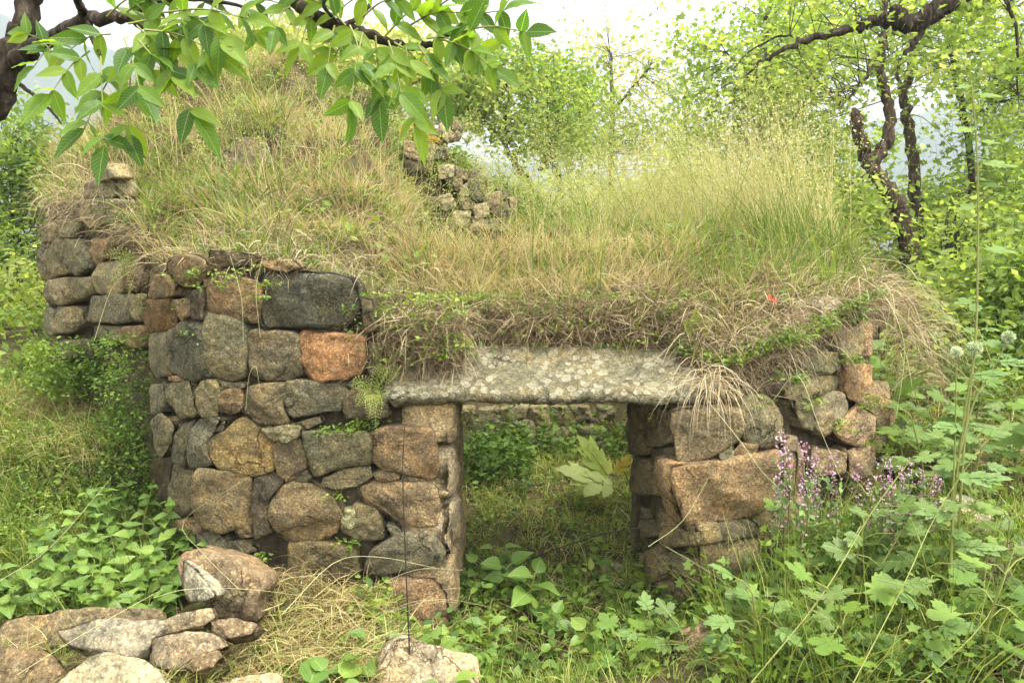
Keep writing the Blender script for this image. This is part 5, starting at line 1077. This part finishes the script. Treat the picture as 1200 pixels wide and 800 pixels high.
# bushes and low trees in the depth
bl=[('bright bushy tree at the left edge beyond the side wall',[(20,270,9,.9,.7,.6),(-60,300,9,.9,.8,.9)],7000,'tree_leaf',9,30),
 ('pale green bush low at the left, behind the bank',[(20,350,8,.7,.6,.3),(80,400,7.4,.35,.5,.2)],4500,'pale_leaf',8,20),
 ('dark leafy tree crown touching the trunk at the upper left',[(10,170,9,.5,.6,.5),(40,220,9,.45,.5,.4)],4500,'tree_leaf',9,10),
 ('light green tree beyond the top of the left mound',[(340,60,11,1.0,.8,.5),(420,80,11,.9,.8,.5),(250,70,11,.8,.8,.4)],6500,'pale_leaf',11,340),
 ('yellowish tree beyond the hanging bough in the middle',[(520,100,12,.8,.8,.6),(470,70,12,.8,.8,.5)],5000,'pale_leaf',12,520),
 ('round green bush between the rubble wall and the pale tree',[(640,250,9,.6,.5,.35),(700,255,9.2,.6,.5,.3)],5000,'tree_leaf',9,650),
 ('yellow-green bush behind the tall weeds',[(800,240,9.5,.9,.6,.45),(870,255,9,.6,.5,.4)],3400,'pale_leaf',9.5,800),
 ('bright green bush at the foot of the leafy tree',[(940,240,8.5,.6,.5,.35),(990,255,8,.45,.5,.3)],6000,'tree_leaf',8.5,940),
 ('broad bright bush right of the forked trunk',[(1110,290,8,.6,.5,.4),(1180,270,8.5,.7,.5,.6),(1150,340,7,.5,.5,.3)],6500,'tree_leaf',8,1110),
 ('leafy bush at the right edge behind the thistle',[(1190,350,6.5,.5,.5,.4),(1100,380,6.4,.35,.4,.25),(1170,420,6,.4,.4,.25)],6500,'tree_leaf',6.5,1180),
 ('light tree low between the slender trees and the right edge',[(1190,210,10.5,.6,.8,.4),(1100,250,10.5,.8,.8,.3)],3500,'tree_leaf',10.5,1190)]
for lab,bs,n,mt,d,px in bl:
    b0=gp(px,d); top=P(*bs[0][:3]); tree('bush' if 'bush' in lab else 'background_tree',lab,[([b0,(b0+top)/2+[.05,0,0],top],.035,.012)],bs,n,.075 if d<9.1 else .1,mt,'dark_bark','bush' if 'bush' in lab else 'tree',ncl=int(n/70),sig=.17,proto=LEAF4)

# near tree at the upper left with the bough of large leaves
base=np.array([-2.3,2.9,.1]); pp=[base,np.array([-2.15,2.95,1.2]),P(-60,170,3.0),P(-5,118,3.0),P(14,70,3.0),P(28,25,3.0),P(40,-40,3.0),P(60,-150,3.0)]
t=empty('bough_tree',base,'near tree at the upper left, dark trunk, with a bough of large pointed leaves','tree')
def limb(t,pts,r0,r1,name='limb',k=9,mat='dark_bark',wob=.12):
    p=smooth_path(pts,7); mb=MB(); p[1:-1]+=rng.normal(size=p[1:-1].shape)*r0*.12; tube(mb,p,np.linspace(r0,r1,len(p)),k,.5,wob); mb.build(name,M[mat],t,p[0]); return p
limb(t,pp,.06,.03,'trunk',12); limb(t,[P(12,76,3.0),P(40,55,2.8),P(68,40,2.5),P(100,24,2.2),P(140,20,2.0),P(175,30,1.9)],.03,.008)
limb(t,[P(100,24,2.2),P(92,5,2.1),P(80,-20,2.0)],.012,.008); limb(t,[P(105,25,2.15),P(108,45,2.0),P(118,66,1.9)],.008,.003); limb(t,[P(14,92,3.0),P(40,112,2.9),P(60,130,2.8),P(72,145,2.8)],.008,.003,k=5)
limb(t,[P(60,-150,3.0),P(200,-120,2.4),P(310,-50,1.9),P(340,-5,1.8),P(368,18,1.75),P(400,32,1.75),P(440,42,1.75),P(475,54,1.75),P(505,52,1.75),P(522,42,1.75),P(540,36,1.75)],.02,.003,k=7)
limb(t,[P(400,32,1.75),P(418,22,1.75),P(432,8,1.75),P(436,-10,1.75)],.006,.003,k=6); limb(t,[P(340,-5,1.8),P(338,12,1.78),P(345,28,1.76)],.005,.002,k=5); limb(t,[P(140,20,2.0),P(200,0,1.8),P(255,2,1.75),P(290,10,1.75)],.007,.003,k=6); limb(t,[P(400,32,1.75),P(380,8,1.7),P(385,-10,1.7)],.004,.003,k=5)
ra=[((75,45),(40,78),2.1,6,.8),((105,60),(58,112),1.9,7,.9),((118,66),(122,172),1.75,7,1),((150,62),(98,152),1.75,7,1),((155,55),(150,158),1.7,7,1),((160,45),(228,138),1.7,7,1.05),((170,35),(252,62),1.7,7,1),((150,28),(235,30),1.75,7,1),((190,15),(290,22),1.7,7,.9),((125,20),(170,-5),1.8,6,1),((200,40),(232,80),1.7,5,.8),((255,5),(250,68),1.7,6,.8),((285,10),(300,40),1.7,5,.7),
 ((225,10),(200,60),1.75,7,.9),((175,25),(180,90),1.75,7,1),((130,40),(80,60),1.9,6,.9),((140,20),(195,0),1.8,6,1),
 ((340,8),(322,36),1.7,5,.7),((368,18),(352,55),1.7,5,.8),((392,30),(384,80),1.7,5,.8),((425,38),(410,128),1.65,7,.9),((440,42),(445,122),1.65,5,.9),((475,54),(486,148),1.6,7,1),((490,54),(520,112),1.65,7,.9),((515,46),(578,82),1.65,7,.9),((530,40),(618,38),1.65,7,.95),((522,40),(592,12),1.7,7,.9),((450,44),(505,2),1.7,7,.9),((425,20),(470,0),1.7,6,.9),((405,30),(360,-2),1.7,6,.9),((462,50),(502,92),1.68,6,.9),((420,34),(392,66),1.7,6,.8),((538,36),(566,62),1.7,5,.9),((436,0),(400,10),1.7,5,.9),((480,30),(540,15),1.72,6,.9),((470,50),(455,95),1.7,5,.9),((500,20),(550,-5),1.75,6,.9),((380,8),(330,-5),1.75,6,.9),((290,10),(330,5),1.75,5,.8),((60,60),(30,40),2.4,5,.7),((160,30),(205,90),1.72,7,1),((210,15),(262,50),1.7,7,1),((190,5),(235,-5),1.8,5,1),((145,45),(165,110),1.72,7,1),((455,48),(470,110),1.62,7,.95),((500,45),(548,60),1.66,7,.95),((410,30),(425,80),1.66,5,.9)]
for (a,b,d,nl,sc_) in ra:
    A0=P(a[0],a[1],d+.03); B0=P(b[0],b[1],d+rng.uniform(-.05,.05)); mid=(A0+B0)/2+[0,0,.012]; p=smooth_path([A0,mid,B0],6); L=np.linalg.norm(B0-A0)
    mb=MB(); tube(mb,p,np.linspace(.0022,.001,len(p)),4); rc=mb.build('leaf_stalk',M['stem'],t,p[0]); T=unit(B0-A0); view=unit(mid-np.array([0,0,CAMH])); Sd=unit(np.cross(T,view)); n=len(p)
    for i in range(nl):
        last=(i==nl-1); f=1.0 if last else .3+.62*(i//2)/max(1,(nl-2)//2); q=p[min(n-1,int(f*(n-1)))]; s_=1 if i%2 else -1
        X=T if last else unit(T*.75+Sd*s_*.9+np.array([0,0,-.15])); X=unit(X+rng.normal(size=3)*.2+np.array([0,-.1,.0])); Nn=unit(-view*.7+np.array([0,0,.75])+rng.normal(size=3)*.35)
        put('leaflet',leaflet[rng.integers(5)],rc,q,X,Nn,(.064+.016*last)*sc_*rng.uniform(.85,1.15)*d/1.75,.95)

# ---------------------------------------------------------------- air between here and the far hills
def haze():
    x0,x1,y0,y1,z0,z1=-1400,1400,-60,1450,-60,420
    V=[(x,y,z) for x in (x0,x1) for y in (y0,y1) for z in (z0,z1)]
    mb=MB(); mb.add(V,[[0,1,3,2],[4,6,7,5],[0,4,5,1],[2,3,7,6],[0,2,6,4],[1,5,7,3]])
    m,n,nd,lk=newmat('haze_air'); v=N(nd,'ShaderNodeVolumePrincipled'); v.inputs['Color'].default_value=(.8,.92,1,1); v.inputs['Density'].default_value=.0016; v.inputs['Anisotropy'].default_value=.2
    o=N(nd,'ShaderNodeOutputMaterial'); lk.new(v.outputs[0],o.inputs['Volume']); tag(mb.build('haze',m),kind='stuff')
haze()

RANK.update({
 'leafy herbs on the turf slope':('small leafy herb on the turf slope, #',['near the edge','higher up']),
 'tall leafy weeds right of the pier':('tall leafy weed right of the pier, #',['nearer row','farther row']),
 'lobed weeds at the lower right':('leafy weed with deeply lobed leaves, #',['nearest row of the tangle','far row of the tangle']),
 'broad-leaved weeds in the doorway':('broad-leaved weed in the doorway, #',['near the threshold','further in']),
 'broad-leaved plants in the patch left of the pier':('low heart-leaved plant in the left patch, #',['front row','second row','third row','back row']),
 'taller plants on the left bank':('taller heart-leaved plant beside the left pier, #',['lower row','upper row']),
 'small plants in the straw':('small round-leaved plant in the straw, #',['below the left pier']),
 'lobed weeds at the threshold':('low lobed weed at the threshold, #',['before the right pier']),
 'pink flower spikes before the right pier':('spike of small pink flowers before the right pier, #',['nearer row','farther row']),
 'cream umbels inside the doorway':('cream flower umbel, #',['by the left jamb']),
 'tall weeds on the right mound':('tall airy weed on the right mound, #',['front row','second row','third row','back row']),
 'slender weeds on the left mound':('slender seeding weed on the left mound, #',['front row','second row','third row','back row']),
 'feathery weeds beyond the mound':('pale feathery weed beyond the mound, #',['nearer row','farther row']),
 'long arching straws':('long pale arching straw, #',['nearest to the viewer','middle distance','against the walls']),
 'green slanting stalks':('green stalk slanting through the weeds, #',['lower edge'])})
relabel()
